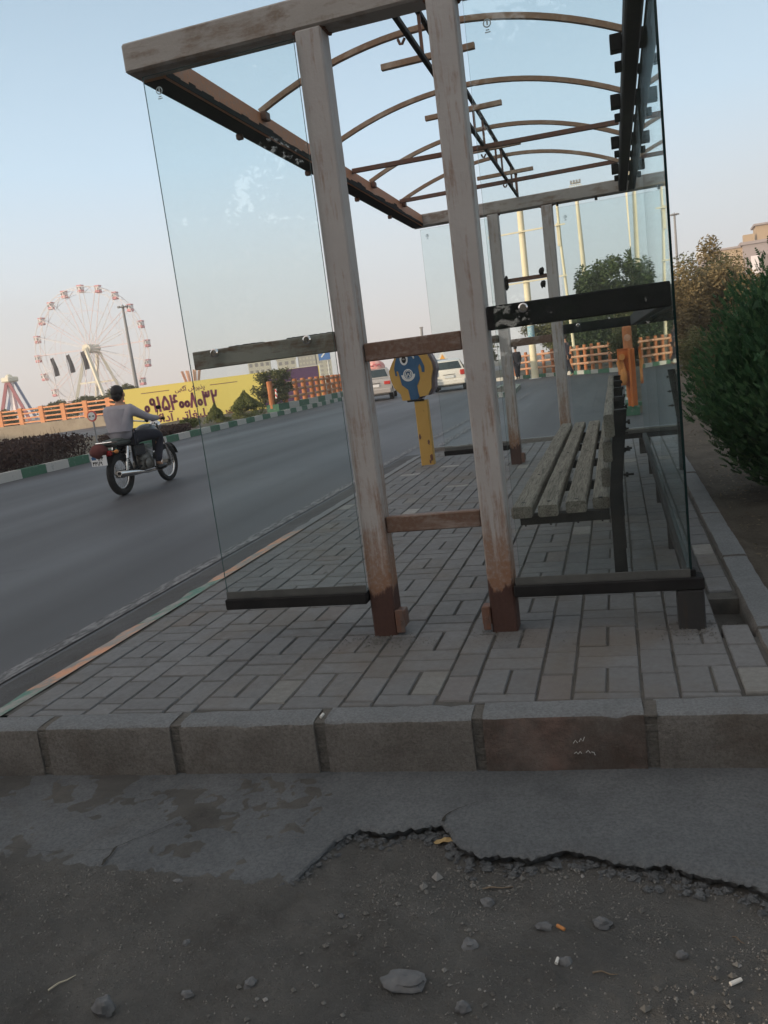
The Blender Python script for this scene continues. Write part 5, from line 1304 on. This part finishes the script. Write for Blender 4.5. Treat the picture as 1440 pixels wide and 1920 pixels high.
MB().tube([(3.6, 34.8, -.4), (3.5, 34.8, 7.05)], [.08, .07], 10).build('shaft', M['cream'], t); MB().bar((2.6, 34.8, 5.9), (3.5, 34.8, 5.95), .03, .03).bar((2.4, 34.8, 6.95), (3.6, 34.8, 7.05), .04, .05).bar((2.7, 34.8, 3.2), (3.55, 34.8, 3.3), .03, .03).build('wire', M['cream'], t)
t = thing('light_tower', 'slim cream floodlight tower with a railed platform on top', 'light tower', (-1.3, 87, -.7))
MB().tube([(-1.2, 87, -1), (-1.55, 87, 15.6)], [.34, .17], 12).build('mast', M['cream'], t, smooth='auto')
b = MB().box(-2.1, -1.0, 86.6, 87.4, 15.6, 15.75).box(-2.0, -1.1, 86.8, 87.2, 16.6, 16.7)
for k in range(6): b.bar((-2.1+.22*k, 86.6, 15.7), (-2.1+.22*k, 86.6, 16.4), .05, .05)
b.bar((-2.1, 86.6, 16.4), (-1.0, 86.6, 16.4), .05, .05); b.build('platform', M['cream'], t)
for k in range(4): MB().box(-2.05+.28*k, -1.85+.28*k, 86.4, 86.55, 16.5, 16.85, .02).build('floodlight', M['polegrey'], t)
t = thing('light_tower', 'thick cream tower seen through the shelter back glass', 'light tower', (3.1, 67, -.6))
MB().tube([(3.25, 67, -1), (3.1, 67, 7), (2.95, 67, 13.9)], [.48, .36, .30], 14).build('mast', M['cream'], t, smooth='auto'); MB().box(2.5, 3.4, 66.6, 67.4, 13.9, 14.1).box(2.7, 3.2, 66.7, 67.3, 14.1, 14.7).build('platform', M['cream'], t); MB().box(2.95, 3.15, 66.5, 66.75, 5.7, 6.0).build('hatch', M['polegrey'], t)
def lamp(label, x, y, z0, z1, r, w):
    t = thing('street_lamp', label, 'street lamp', (x, y, z0)); MB().tube([(x, y, z0), (x, y, z1)], [r*1.5, r*.8], 10).build('pole', M['polegrey'], t, smooth='auto')
    for k in range(6):
        a = k*math.pi/3; MB().bar((x, y, z1-.05), (x+math.cos(a)*w*.7, y+math.sin(a)*w*.7, z1+.1), .08, .08).box(x+math.cos(a)*w-w*.28, x+math.cos(a)*w+w*.28, y+math.sin(a)*w-w*.2, y+math.sin(a)*w+w*.2, z1, z1+w*.35, .02).build('lamp_head', M['polegrey'], t)
    MB().tube([(x, y, z1-.1), (x, y, z1+w*.7)], [w*.25, w*.1], 10).build('crown', M['polegrey'], t)
lamp('tall grey lamp mast in front of the ferris wheel', -49.1, 77.6, -.7, 10.7, .16, .48)
lamp('grey lamp mast standing above the trees right of the glass', 7.6, 87, -.7, 12.0, .12, .36)

# ------------------------------------------------------------------ ferris wheel
M['fw'] = mat('ferris_white', (.70, .66, .64), .5); M['fwp'] = mat('ferris_pink_white', (.74, .58, .56), .5); M['gond'] = mat('gondola_red', (.66, .26, .28), .5); M['gondw'] = mat('gondola_white', (.8, .75, .74), .5); M['fwy'] = mat('ferris_cream', (.75, .70, .55), .5)
HB = Vector((-100.2, 145.8, 11.9)); va = math.atan2(-(HB.x-CAM.x), HB.y-CAM.y)
t = thing('ferris_wheel', 'big white ferris wheel with red and white gondolas over the left horizon', 'ferris wheel', (HB.x, HB.y, -1.5), va-R(31))
RW = 12.2; hz = HB.z+1.5
def wp(a, r, y=0): return (r*math.cos(a), y, hz+r*math.sin(a))
for (r, tw, th_) in ((RW, .8, .075), (RW-1.1, .8, .05), (RW*.62, .9, .03)):
    for y in (-tw, tw):
        b = MB(); n = 60
        for i in range(n): b.bar(wp(2*math.pi*i/n, r, y), wp(2*math.pi*(i+1)/n, r, y), th_*1.4, th_*1.4)
        b.build('rim_ring', M['fw'] if r > 9 else M['fwp'], t, local=True)
for k in range(20):
    a = 2*math.pi*k/20+R(0); b = MB()
    for y in (-.8, .8): b.bar(wp(a, .8, y*1.6), wp(a, RW, y), .09, .09)
    b.bar(wp(a, RW, -.8), wp(a, RW, .8), .12, .12); b.bar(wp(a, RW-1.1, -.8), wp(a+R(9), RW, -.8), .08, .08); b.bar(wp(a, RW-1.1, .8), wp(a-R(9), RW, .8), .08, .08)
    b.bar(wp(a, RW*.62, -.9), wp(a+R(18), RW*.80, -.8), .05, .05)
    b.build('spoke', M['fw'] if k % 2 else M['fwp'], t, local=True)
    c = wp(a+R(9)-R(9), RW+.15); b = MB().box(c[0]-.52, c[0]+.52, -.55, .55, c[2]-1.25, c[2]-.75, .12); g_ = b.build('gondola', M['gond'], t, local=True)
    MB().box(c[0]-.5, c[0]+.5, -.53, .53, c[2]-.75, c[2]+.0, .05).build('cabin', M['gondw'], g_, local=True)
    MB().box(c[0]-.56, c[0]+.56, -.58, .58, c[2]+.0, c[2]+.22, .08).build('cabin_roof', M['gond'], g_, local=True)
    b = MB()
    for s in (-.3, .3): b.box(c[0]+s-.13, c[0]+s+.13, -.56, -.535, c[2]-.65, c[2]-.12)
    b.build('cabin_window', M['polegrey'], g_, local=True)
MB().tube([(0, -2.0, hz), (0, 2.0, hz)], .9, 18).tube([(0, -2.2, hz), (0, 2.2, hz)], .4, 12).build('hub', M['fwy'], t, smooth='auto', local=True)
for y in (-2.2, 2.2):
    for s in (-1, 1):
        MB().bar((0, y, hz), (s*4.4, y*2.0, -.5), .55, .55).build('support_leg', M['fwy'], t, local=True)
    MB().bar((-2.3, y*1.5, hz*.5), (2.3, y*1.5, hz*.5), .3, .3).bar((-3.3, y*1.75, hz*.25), (3.3, y*1.75, hz*.25), .3, .3).build('support_brace', M['fwy'], t, local=True)

# pendulum ride, pavilion crown, flags
t = thing('pendulum_ride', 'red and blue A-frame pendulum ride at the far left edge', 'fairground ride', (-100.8, 120.4, -1))
M['ridered'] = mat('ride_red', (.50, .16, .17), .5); M['rideblue'] = mat('ride_blue', (.15, .22, .38), .5)
for s in (-1, 1):
    MB().bar((-100.8, 120.4, 7.0), (-100.8+s*2.3, 120.4+s*1.0, -.5), .5, .5).build('leg', M['ridered'], t); MB().bar((-100.8, 122, 7.0), (-100.8+s*2.5, 122+s*1.0, -.5), .4, .4).build('leg', M['rideblue'], t)
MB().box(-101.7, -99.9, 119.8, 122.4, 6.5, 7.4, .2).ell((-100.8, 121, 7.4), (.6, .6, .5), 12, 8).build('top_housing', M['fwy'], t); MB().bar((-100.8, 121, 6.6), (-100.8, 121, 1.2), .8, .8).build('pendulum_arm', M['gondw'], t); MB().box(-102.3, -99.3, 119.5, 122.5, .6, 1.3, .2).build('seat_row', M['ridered'], t)
t = thing('crown_pavilion', 'orange and white crown shaped ride top above the yellow billboard', 'fairground ride', (-46.3, 85, -.6))
b = MB()
for k in range(8):
    a = k*math.pi/4; b.bar((-46.3+.55*math.cos(a), 85+.55*math.sin(a), 1.2), (-46.3+1.1*math.cos(a), 85+1.1*math.sin(a), 3.4), .16, .2)
b.build('crown_spikes', mat('crown_orange', (.68, .38, .24), .6), t); MB().tube([(-46.3, 85, -.8), (-46.3, 85, 1.4)], .6, 14).build('drum', M['gondw'], t)
M['flag'] = noisy('dark_flag', [(.3, (.035, .035, .042)), (.7, (.07, .065, .07))], 1.0, .9, 0)
for i, (x, y, zt, lb) in enumerate([(-64.9, 85.0, 7.0, 'leftmost of the three dark flags before the ferris wheel'), (-63.4, 86.1, 7.2, 'middle one of the three dark flags before the ferris wheel'), (-62.0, 87.1, 7.4, 'rightmost of the three dark flags, nearest the ferris wheel legs')]):
    t = thing('flag', lb, 'flag', (x, y, -1), group='dark flags on poles')
    b = MB(); n = 8
    for j in range(11):
        for k in range(n+1): u = k/n; b.v.append((x+.62*u-.05*j/10*.0+.0+(j*.035), y+.12*math.sin(u*5+j*.4), zt-.18*u*0-2.2*j/10-.0+.12*u))
    for j in range(10):
        for k in range(n): b.face((j*(n+1)+k, j*(n+1)+k+1, (j+1)*(n+1)+k+1, (j+1)*(n+1)+k))
    b.build('cloth', M['flag'], t, smooth=True)
    MB().tube([(x+.30, y+.1, -1), (x-.02, y+.05, zt+.3)], .055, 6).build('pole', M['gondw'], t)

# ------------------------------------------------------------------ buildings
def facade(t, m_w, W_, H_, cols, rows, y=0, wx=.55, wz=.5, name='window', z0=2.0):
    for r_ in range(rows):
        for c in range(cols):
            cx = W_*(c+.5)/cols; cz = z0+(H_-z0)*(r_+.45)/rows; a = W_/cols*wx/2; h = (H_-z0)/rows*wz/2
            MB().box(cx-a, cx+a, y-.06, y+.02, cz-h, cz+h).build(name, m_w, t, local=True)
M['blk1'] = mat('pale_block_wall', (.62, .56, .42), .8); M['blk2'] = mat('grey_block_wall', (.42, .37, .30), .8); M['win'] = mat('dark_window', (.10, .10, .10), .3); M['winb'] = mat('brownish_window', (.22, .19, .17), .5)  # window tones: dark grey and a paler brownish grey
def block(label, x, y, z, W_, D_, H_, rz, wall, cols, rows, wm=None, group=None, balc=False):
    t = thing('apartment_building', label, 'building', (x, y, z), rz, group=group)
    MB().box(0, W_, 0, D_, 0, H_).build('wall', wall, t, local=True); MB().box(-.2, W_+.2, -.2, D_+.2, H_, H_+.5).build('parapet', wall, t, local=True)
    facade(t, wm or M['winb'], W_, H_, cols, rows)
    MB().box(W_*.35, W_*.55, D_*.3, D_*.6, H_+.5, H_+2.2).build('stair_head', wall, t, local=True)
    return t
block('low pale apartment block left of the shrub, behind the billboard end', -102.5, 224.5, -3, 6.5, 10, 10.2, R(22), M['blk1'], 4, 4)
block('pale apartment block behind the loose shrub', -94.5, 227.5, -3, 5.5, 10, 9.6, R(22), M['blk1'], 3, 4)['label'] = 'pale apartment block rising directly behind the loose grey green shrub'
block('grey striped apartment block with rows of small windows', -88.6, 230, -3, 5.0, 10, 11.2, R(22), M['blk2'], 5, 7, M['blk1'])
block('tallest yellowish apartment tower beside the blue sign', -83.7, 232, -3, 4.2, 10, 12.2, R(22), M['blk1'], 2, 8, M['blk2'])
M['bR1'] = mat('pink_grey_render', (.34, .29, .28), .85); M['bR2'] = mat('tan_render', (.42, .31, .20), .85); M['bR3'] = mat('white_and_sunlit_render', (.66, .62, .57), .8)
t = thing('apartment_building', 'pinkish grey flat roofed building over the trees at the right edge', 'building', (19.0, 125.5, -2), R(-4))
MB().box(0, 12, 0, 10, 0, 13.2).build('wall', M['bR1'], t, local=True); MB().box(-.3, 12.2, -.3, 10, 13.2, 13.6).build('parapet', M['bR1'], t, local=True)
for i, (a, c) in enumerate(((1.0, 2.0), (2.3, 4.2), (5, 6.6), (7.5, 9.5))): MB().box(a, c, -.06, .02, 9.2, 11.6).build('window', M['winb'] if i % 2 else M['gondw'], t, local=True)
MB().box(1.9, 5.4, 1, 6, 13.6, 15.6).build('roof_room', M['bR2'], t, local=True); MB().box(1.6, 5.6, .6, 6.3, 15.6, 15.85).build('roof_slab', M['bR1'], t, local=True)
MB().box(.2, 1.6, .6, 2, 13.6, 14.6).build('roof_tank', M['bR2'], t, local=True)
t = thing('apartment_building', 'tan building with a sunlit corner painted white, left of the pinkish grey one', 'building', (14.9, 126.4, -2), R(-6))
MB().box(0, 4.2, 0, 9, 0, 13.0).build('wall', M['bR2'], t, local=True); MB().box(-.25, 4.0, -.25, 9, 13.0, 13.25).build('parapet', M['bR1'], t, local=True); MB().box(-.12, .25, -.14, 3, 0, 12.7).build('sunlit_corner', M['bR3'], t, local=True)  # white corner box stands in for the sunlit left side
for (a, c) in ((1.2, 2.2),): MB().box(a, c, -.05, .02, 10.4, 11.6).build('window', M['winb'], t, local=True)
t = thing('apartment_building', 'small white roofed building leftmost above the brownish shrub trees', 'building', (13.2, 126.0, -2), R(-6))
MB().box(0, 1.6, 0, 8, 0, 12.4).build('wall', M['bR1'], t, local=True); MB().box(-.2, 1.2, -.2, 4, 12.4, 13.2).build('roof_room', M['bR3'], t, local=True); MB().box(.4, 1.0, -.05, .02, 9.9, 11.0).build('window', M['win'], t, local=True)

# unseen buildings added behind the camera to shade the stop; trees for glass reflections
sv = Vector((-math.sin(SUN_AZ), -math.cos(SUN_AZ), 0)); nv = Vector((sv.y, -sv.x, 0)); rzb = math.atan2(nv.y, nv.x)
for (s_, p0, p1, top, lb) in ((-44, -24, 2, 9.9, 'long unseen building added behind the camera to shade the stop'), (-46, 3, 40, 10.6, 'plain unseen building added behind the camera as a shade block, nearer the park'), (-50, -80, -25, 6.7, 'low unseen row building added behind the camera to shade the road')):
    A_ = sv*s_+nv*p0; t = thing('building', lb, 'building', (A_.x, A_.y, -.3), rzb); W_ = p1-p0
    MB().box(0, W_, -9, 0, 0, top).build('wall', M['bR2'], t, local=True); MB().box(-.15, W_+.15, -9.2, .15, top, top+.3).build('parapet', M['bR1'], t, local=True)
    n = int(W_/4)
    for k in range(n):
        for f in range(int(top/3.2)): MB().box(W_*(k+.3)/n, W_*(k+.7)/n, -.02, .05, 1.0+3.2*f, 2.5+3.2*f).build('window', M['win'], t, local=True)
tree('tall street tree standing behind the photographer', (-7.0, -13, -.2), 3.0, (-7.0, -13, 6.6), (4.2, 3.4, 3.1), 26000, .14, M['leaf_green'], 90, .22, clumps=90, spread=.2)

tree('dark unseen tree added behind the camera, park side, to darken glass reflections', (1.8, -10.0, -.2), 1.6, (1.8, -10.0, 3.0), (4.6, 2.6, 3.6), 30000, .15, M['leaf_green'], 91, .2, clumps=110, spread=.24)  # added out of view so the panes mirror dark foliage
tree('dark unseen tree added behind the camera, in the middle, for glass reflections', (-4.5, -15, -.2), 1.6, (-4.5, -15, 3.8), (4.2, 3.0, 3.6), 9000, .15, M['leaf_green'], 92, .2, clumps=60, spread=.24)  # second added tree, unseen, for the pane reflections
# ------------------------------------------------------------------ people in the distance
def walker(label, x, y, z, shirt, rz=0, h=1.70):
    t = thing('person', label, 'person', (x, y, z), rz); k = h/1.75
    V_ = []; E_ = []; Rd = []
    def add(p, r, par=None):
        V_.append(tuple(c*k for c in p)); Rd.append(r*k if not isinstance(r, tuple) else (r[0]*k, r[1]*k))
        if par is not None: E_.append((par, len(V_)-1))
        return len(V_)-1
    pel = add((0, 0, .95), (.13, .10)); sp = add((0, .01, 1.12), (.12, .09), pel); ch = add((0, .01, 1.32), (.15, .10), sp); nk = add((0, .02, 1.47), .05, ch); hd = add((0, .04, 1.60), (.07, .08), nk); add((0, .03, 1.68), (.06, .07), hd)
    for s in (1, -1):
        a = add((s*.18, 0, 1.38), .055, ch); e = add((s*.23, s*.06, 1.12), .04, a); w = add((s*.24, s*.16+.03, .88), .026, e); pm = add((s*.24, s*.18+.04, .80), (.018, .03), w)
        for q in range(4): f = add((s*.24, s*.18+.015+.018*q, .745), .008, pm); add((s*.238, s*.18+.02+.018*q, .71+.004*q), .007, f)
        th_ = add((s*.235, s*.18+.085, .79), .009, pm); add((s*.232, s*.18+.10, .76), .008, th_)
        hp = add((s*.09, 0, .88), .085, pel); kn = add((s*.10, s*.10, .48), .055, hp); an = add((s*.10, s*.20-.06, .09), .038, kn); add((s*.11, s*.20+.09, .04), .03, an)
    skin('body', V_, E_, Rd, M['skin'], t, 1)
    skin('coat', [tuple(c*k for c in p) for p in [(0, 0, .82), (0, .0, 1.1), (0, .01, 1.34), (0, .02, 1.43), (.19, 0, 1.37), (.24, .06, 1.12), (.245, .18, .90), (-.19, 0, 1.37), (-.24, -.06, 1.12), (-.245, -.12, .90)]], [(0, 1), (1, 2), (2, 3), (2, 4), (4, 5), (5, 6), (2, 7), (7, 8), (8, 9)], [(.17, .13), (.15, .12), (.18, .12), (.07, .07), .07, .055, .045, .07, .055, .045], shirt, t, 1, 1)
    skin('trousers', [tuple(c*k for c in p) for p in [(0, 0, .90), (.09, 0, .84), (.10, .10, .48), (.10, .14, .12), (-.09, 0, .84), (-.10, -.10, .48), (-.10, -.26, .12)]], [(0, 1), (1, 2), (2, 3), (0, 4), (4, 5), (5, 6)], [(.14, .11), .10, .075, .06, .10, .075, .06], M['trouser'], t, 1, 0)
    b = MB(); b.ell((0, .025*k, 1.665*k), (.085, .095, .095), 12, 8); b.build('hair', M['hair'], t, smooth=True, local=True)
walker('person in dark clothes standing at the left end of the far log fence', -3.35, 35.9, zg(36), M['trouser'], R(20), 1.55)
walker('person in a mauve coat walking past the log fence behind the far frame', -.86, 31.9, zg(32), mat('mauve_coat', (.10, .075, .085), .9), R(70), 1.68)

# ------------------------------------------------------------------ litter and stones on the dirt
M['stone'] = noisy('grey_stone', [(.3, (.085, .087, .092)), (.7, (.145, .146, .148))], 30, .85, .002, 80); M['butt'] = mat('cigarette_paper', (.60, .58, .54), .8); M['filter'] = mat('orange_filter', (.42, .18, .06), .8); M['twig'] = noisy('dry_twig', [(.3, (.10, .075, .055)), (.7, (.18, .14, .10))], 20, .9, .001)
def gpt(u, v, z=-.185):
    d = fw+rt2*((u-720)/1549.9)-up2*((v-960)/1549.9); t_ = (z-CAM.z)/d.z; p = CAM+d*t_
    for _ in range(6):
        t_ = (dirt_h(p.x, p.y)-CAM.z)/d.z; p = CAM+d*t_
    return p
STN = [(762, 1845, .050, .028, .014, 'large flat grey stone half sunk in the dirt, bottom middle'), (915, 1697, .017, .014, .012, 'round grey pebble below the dark twig'), (1130, 1735, .019, .015, .012, 'rough grey stone to the right of the orange stub'), (882, 1775, .017, .020, .010, 'pale angular stone left of the orange stub'),
       (868, 1893, .016, .013, .012, 'round dark pebble at the bottom right of the large flat stone'), (470, 1847, .013, .015, .010, 'bluish pebble above the bottom edge left of the flat stone'), (352, 1868, .014, .010, .009, 'flat pebble at the lower left'), (196, 1895, .024, .020, .022, 'dark lump of asphalt at the bottom left edge'),
       (1062, 1808, .015, .012, .010, 'dark stone touching the white stub'), (1020, 1740, .020, .013, .009, 'flat stone directly left of the orange stub'), (1213, 1640, .013, .010, .009, 'light stone chip under the broken cement edge'), (1278, 1795, .012, .009, .009, 'small stone between the two white stubs'), (335, 1653, .013, .007, .005, 'pale tan stone chip near the cement edge at the left'), (640, 1720, .008, .008, .006, 'small grey pebble left of the middle'), (350, 1770, .010, .009, .006, 'pale pebble at middle left')]
for i, (u, v, a, c, h, lb) in enumerate(STN):
    p = gpt(u, v); b = MB(); b.ell((p.x, p.y, p.z+h*.35), (a, c, h), 16, 11, jit=.45, seed=i*3.1); o = b.build('stone', M['stone'], smooth='auto'); tag(o, lb, 'stone', 'stones lying on the dirt')
def cyl_item(name, lb, cat, m_, u, v, L, r, ang, grp=None, lift=.0):
    p = gpt(u, v); d = Vector((math.cos(ang), math.sin(ang), 0))*L/2; p.z += r+.001+lift
    if name == 'twig': b = MB(); b.tube([p-d, p-d*.3+Vector((0, .004, .002)), p+d*.4+Vector((0, -.003, .001)), p+d], [r, r*.9, r*.7, r*.4], 6)
    else: b = MB(); b.tube([p-d, p-d*.2, p+d], [r, r*1.0, r*.9], 10)
    tag(b.build(name, m_, smooth='auto'), lb, cat, grp)
cyl_item('cigarette_butt', 'white cigarette stub next to a dark stone', 'cigarette butt', M['butt'], 1045, 1805, .016, .0037, R(80))
cyl_item('cigarette_butt', 'white cigarette stub at the lower right', 'cigarette butt', M['butt'], 1380, 1845, .026, .0042, R(35))
cyl_item('cigarette_butt', 'orange cigarette filter between the stones', 'cigarette butt', M['filter'], 1052, 1743, .020, .0042, R(-35))
cyl_item('twig', 'pale dry straw lying at the lower left', 'twig', mat('straw', (.38, .34, .26), .9), 117, 1845, .062, .0024, R(55))
cyl_item('twig', 'thin dark twig above the round pebble', 'twig', M['twig'], 930, 1668, .085, .0025, R(14))
cyl_item('twig', 'short dark twig at the bottom between the stubs', 'twig', M['twig'], 1135, 1828, .050, .0022, R(2))
cyl_item('twig', 'thin crooked twig at the right by the cement edge', 'twig', M['twig'], 1385, 1765, .030, .0015, R(-40))
b = MB(); p = Vector((-.005+.05, KF(.045)+.03, .008)); b.tube([p, p+Vector((.002, .020, .002))], .0045, 10); tag(b.build('cigarette_butt', M['butt']), 'white cigarette stub lying in a joint on top of the kerb', 'cigarette butt')
p = gpt(833, 1582); b = MB(); n = 12; ring = []
for k in range(n):
    a = 2*math.pi*k/n; r_ = .020*(1+.35*math.cos(a*2)+.12*math.sin(a*5)); b.v.append((p.x+r_*math.cos(a)*1.1, p.y+r_*math.sin(a)*.8, p.z+.008+.006*math.sin(a*1.5)))
b.v.append((p.x, p.y, p.z+.004))
for k in range(n): b.tri(b.v[k], b.v[(k+1) % n], (p.x, p.y, p.z+.004))
tag(b.build('dry_leaf', mat('tan_leaf', (.34, .24, .11), .8)), 'curled yellow brown leaf under the broken cement edge', 'leaf')
# gravel crumbs
b = MB(); rnd = random.Random(5)
for i in range(8000):
    x = rnd.uniform(-1.0, 1.55); e = edge_y(x); y = e-.02-abs(rnd.gauss(0, .34))
    if y < -2.2: continue
    if x < .1 and rnd.random() < .45: continue
    dn = fbm(x, y, 3.5, 3, 21)
    if dn < rnd.uniform(-.12, .22): continue
    s = rnd.choice([.0016, .002, .0026, .0036, .006])*rnd.uniform(.7, 1.4)
    if rnd.random() < .02: s *= 2.3
    z = dirt_h(x, y); n0 = len(b.v); val = rnd.random()
    for q in ((1, 0, 0), (-1, 0, 0), (0, 1, 0), (0, -1, 0), (0, 0, 1), (0, 0, -1)):
        j = [rnd.uniform(.6, 1.3) for _ in range(3)]; b.v.append((x+q[0]*s*j[0], y+q[1]*s*j[1], z+s*.3+q[2]*s*.75*j[2]))
    for f in ((0, 2, 4), (2, 1, 4), (1, 3, 4), (3, 0, 4), (2, 0, 5), (1, 2, 5), (3, 1, 5), (0, 3, 5)): b.face([n0+k for k in f], val)
M['gravel'] = mat('gravel', rough=.9); n_ = N(M['gravel']); n_.color(n_.ramp(n_.attr(), [(0, (.09, .086, .08)), (.6, (.135, .13, .12)), (.96, (.17, .165, .155)), (1, (.26, .25, .24))]))
tag(b.build('gravel', M['gravel']), kind='stuff')
# crumbs of broken cement below the edge of the apron
b = MB(); rnd = random.Random(8)
for i in range(420):
    x = rnd.uniform(.12, 1.5); e = edge_y(x)+.022*fbm(x, 0, 13, 5, 3); y = e-abs(rnd.gauss(0, .022))+.006; s_ = rnd.choice([.003, .004, .006, .009, .013])*rnd.uniform(.7, 1.2); z = max(dirt_h(x, y), -.215)+s_*.2
    b.ell((x, y, z), (s_, s_*rnd.uniform(.6, 1), s_*.55), 7, 5, jit=.9, seed=i*1.7)
tag(b.build('cement_crumbs', M['apron']), kind='stuff')
# fine grit, packed, in the colour of the dirt
b = MB(); rnd = random.Random(15)
for i in range(26000):
    x = rnd.uniform(-1.0, 1.5); e = edge_y(x); y = e+.01-abs(rnd.gauss(0, .42))
    if y < -2.1: continue
    if fbm(x, y, 6, 3, 31) < rnd.uniform(-.4, .2): continue
    s = rnd.choice([.0010, .0014, .0018, .0024])*rnd.uniform(.8, 1.5); z = dirt_h(x, y); n0 = len(b.v); val = rnd.random()
    for k in range(4): a = k*math.pi/2+rnd.random(); b.v.append((x+s*math.cos(a), y+s*math.sin(a), z-s*.1))
    b.v.append((x+s*.2, y, z+s*rnd.uniform(.6, 1.2)))
    for f in ((0, 1, 4), (1, 2, 4), (2, 3, 4), (3, 0, 4)): b.face([n0+k for k in f], val)
M['grit'] = mat('grit', rough=.95); n_ = N(M['grit']); n_.color(n_.ramp(n_.attr(), [(0, (.10, .094, .086)), (.7, (.185, .176, .163)), (1, (.24, .23, .212))]))
tag(b.build('grit', M['grit']), kind='stuff')
# loose soil and crumbs round post feet and in the pit
b = MB(); rnd = random.Random(9)
for i in range(1500):
    cx, cy, sx, sy = rnd.choice([(.05, -.03, .10, .05), (.53, -.02, .12, .05), (1.22, -.05, .12, .08), (1.37, .12, .03, .14), (.3, -.1, .4, .05)])
    x = rnd.gauss(cx, sx*.6); y = rnd.gauss(cy, sy*.6); z = .0
    if 1.32 < x < 1.42 and -.09 < y < .33: z = -.075
    elif x > 1.30: continue
    s = rnd.uniform(.0012, .0045); n0 = len(b.v)
    for q in ((1, 0, 0), (-1, 0, 0), (0, 1, 0), (0, -1, 0), (0, 0, 1), (0, 0, -1)): b.v.append((x+q[0]*s*rnd.uniform(.6, 1.3), y+q[1]*s*rnd.uniform(.6, 1.3), z+q[2]*s*.7))
    for f in ((0, 2, 4), (2, 1, 4), (1, 3, 4), (3, 0, 4), (2, 0, 5), (1, 2, 5), (3, 1, 5), (0, 3, 5)): b.face([n0+k for k in f], rnd.random()*.8)
tag(b.build('soil_crumbs', M['gravel']), kind='stuff')
# chalk scribble on the reddish kerb stone
def kpt(u, v):
    d = fw+rt2*((u-720)/1549.9)-up2*((v-960)/1549.9); # meet the kerb face plane y = KF(x)
    t_ = (-.8115+.0528*CAM.x-CAM.y)/(d.y-.0528*d.x); return CAM+d*t_
b = MB()
for ln in ([(1075, 1392), (1079, 1386), (1083, 1391)], [(1086, 1389), (1089, 1383), (1093, 1388), (1096, 1380)], [(1077, 1411), (1081, 1408), (1084, 1412), (1088, 1407), (1091, 1411)], [(1099, 1409), (1103, 1405), (1107, 1410)], [(1109, 1408), (1114, 1409), (1116, 1414)]):
    P = [kpt(*q)+Vector((0, -.006, 0)) for q in ln]; b.tube(P, .0011, 5)
tag(b.build('chalk_scribble', M['white']), 'tiny white chalk scribble on the reddish kerb stone', 'scribble')

# ------------------------------------------------------------------ dusty evening air
b = MB().box(-330, 330, -75, 420, -12, 60)
M['haze'] = bpy.data.materials.new('haze'); M['haze'].use_nodes = True; t_ = M['haze'].node_tree; t_.nodes.clear()
vo = t_.nodes.new('ShaderNodeVolumePrincipled'); ou = t_.nodes.new('ShaderNodeOutputMaterial'); vo.inputs['Color'].default_value = (.93, .88, .86, 1); vo.inputs['Density'].default_value = .0016; vo.inputs['Anisotropy'].default_value = .1
t_.links.new(vo.outputs[0], ou.inputs['Volume'])
h_ = b.build('haze', M['haze']); h_['kind'] = 'stuff'
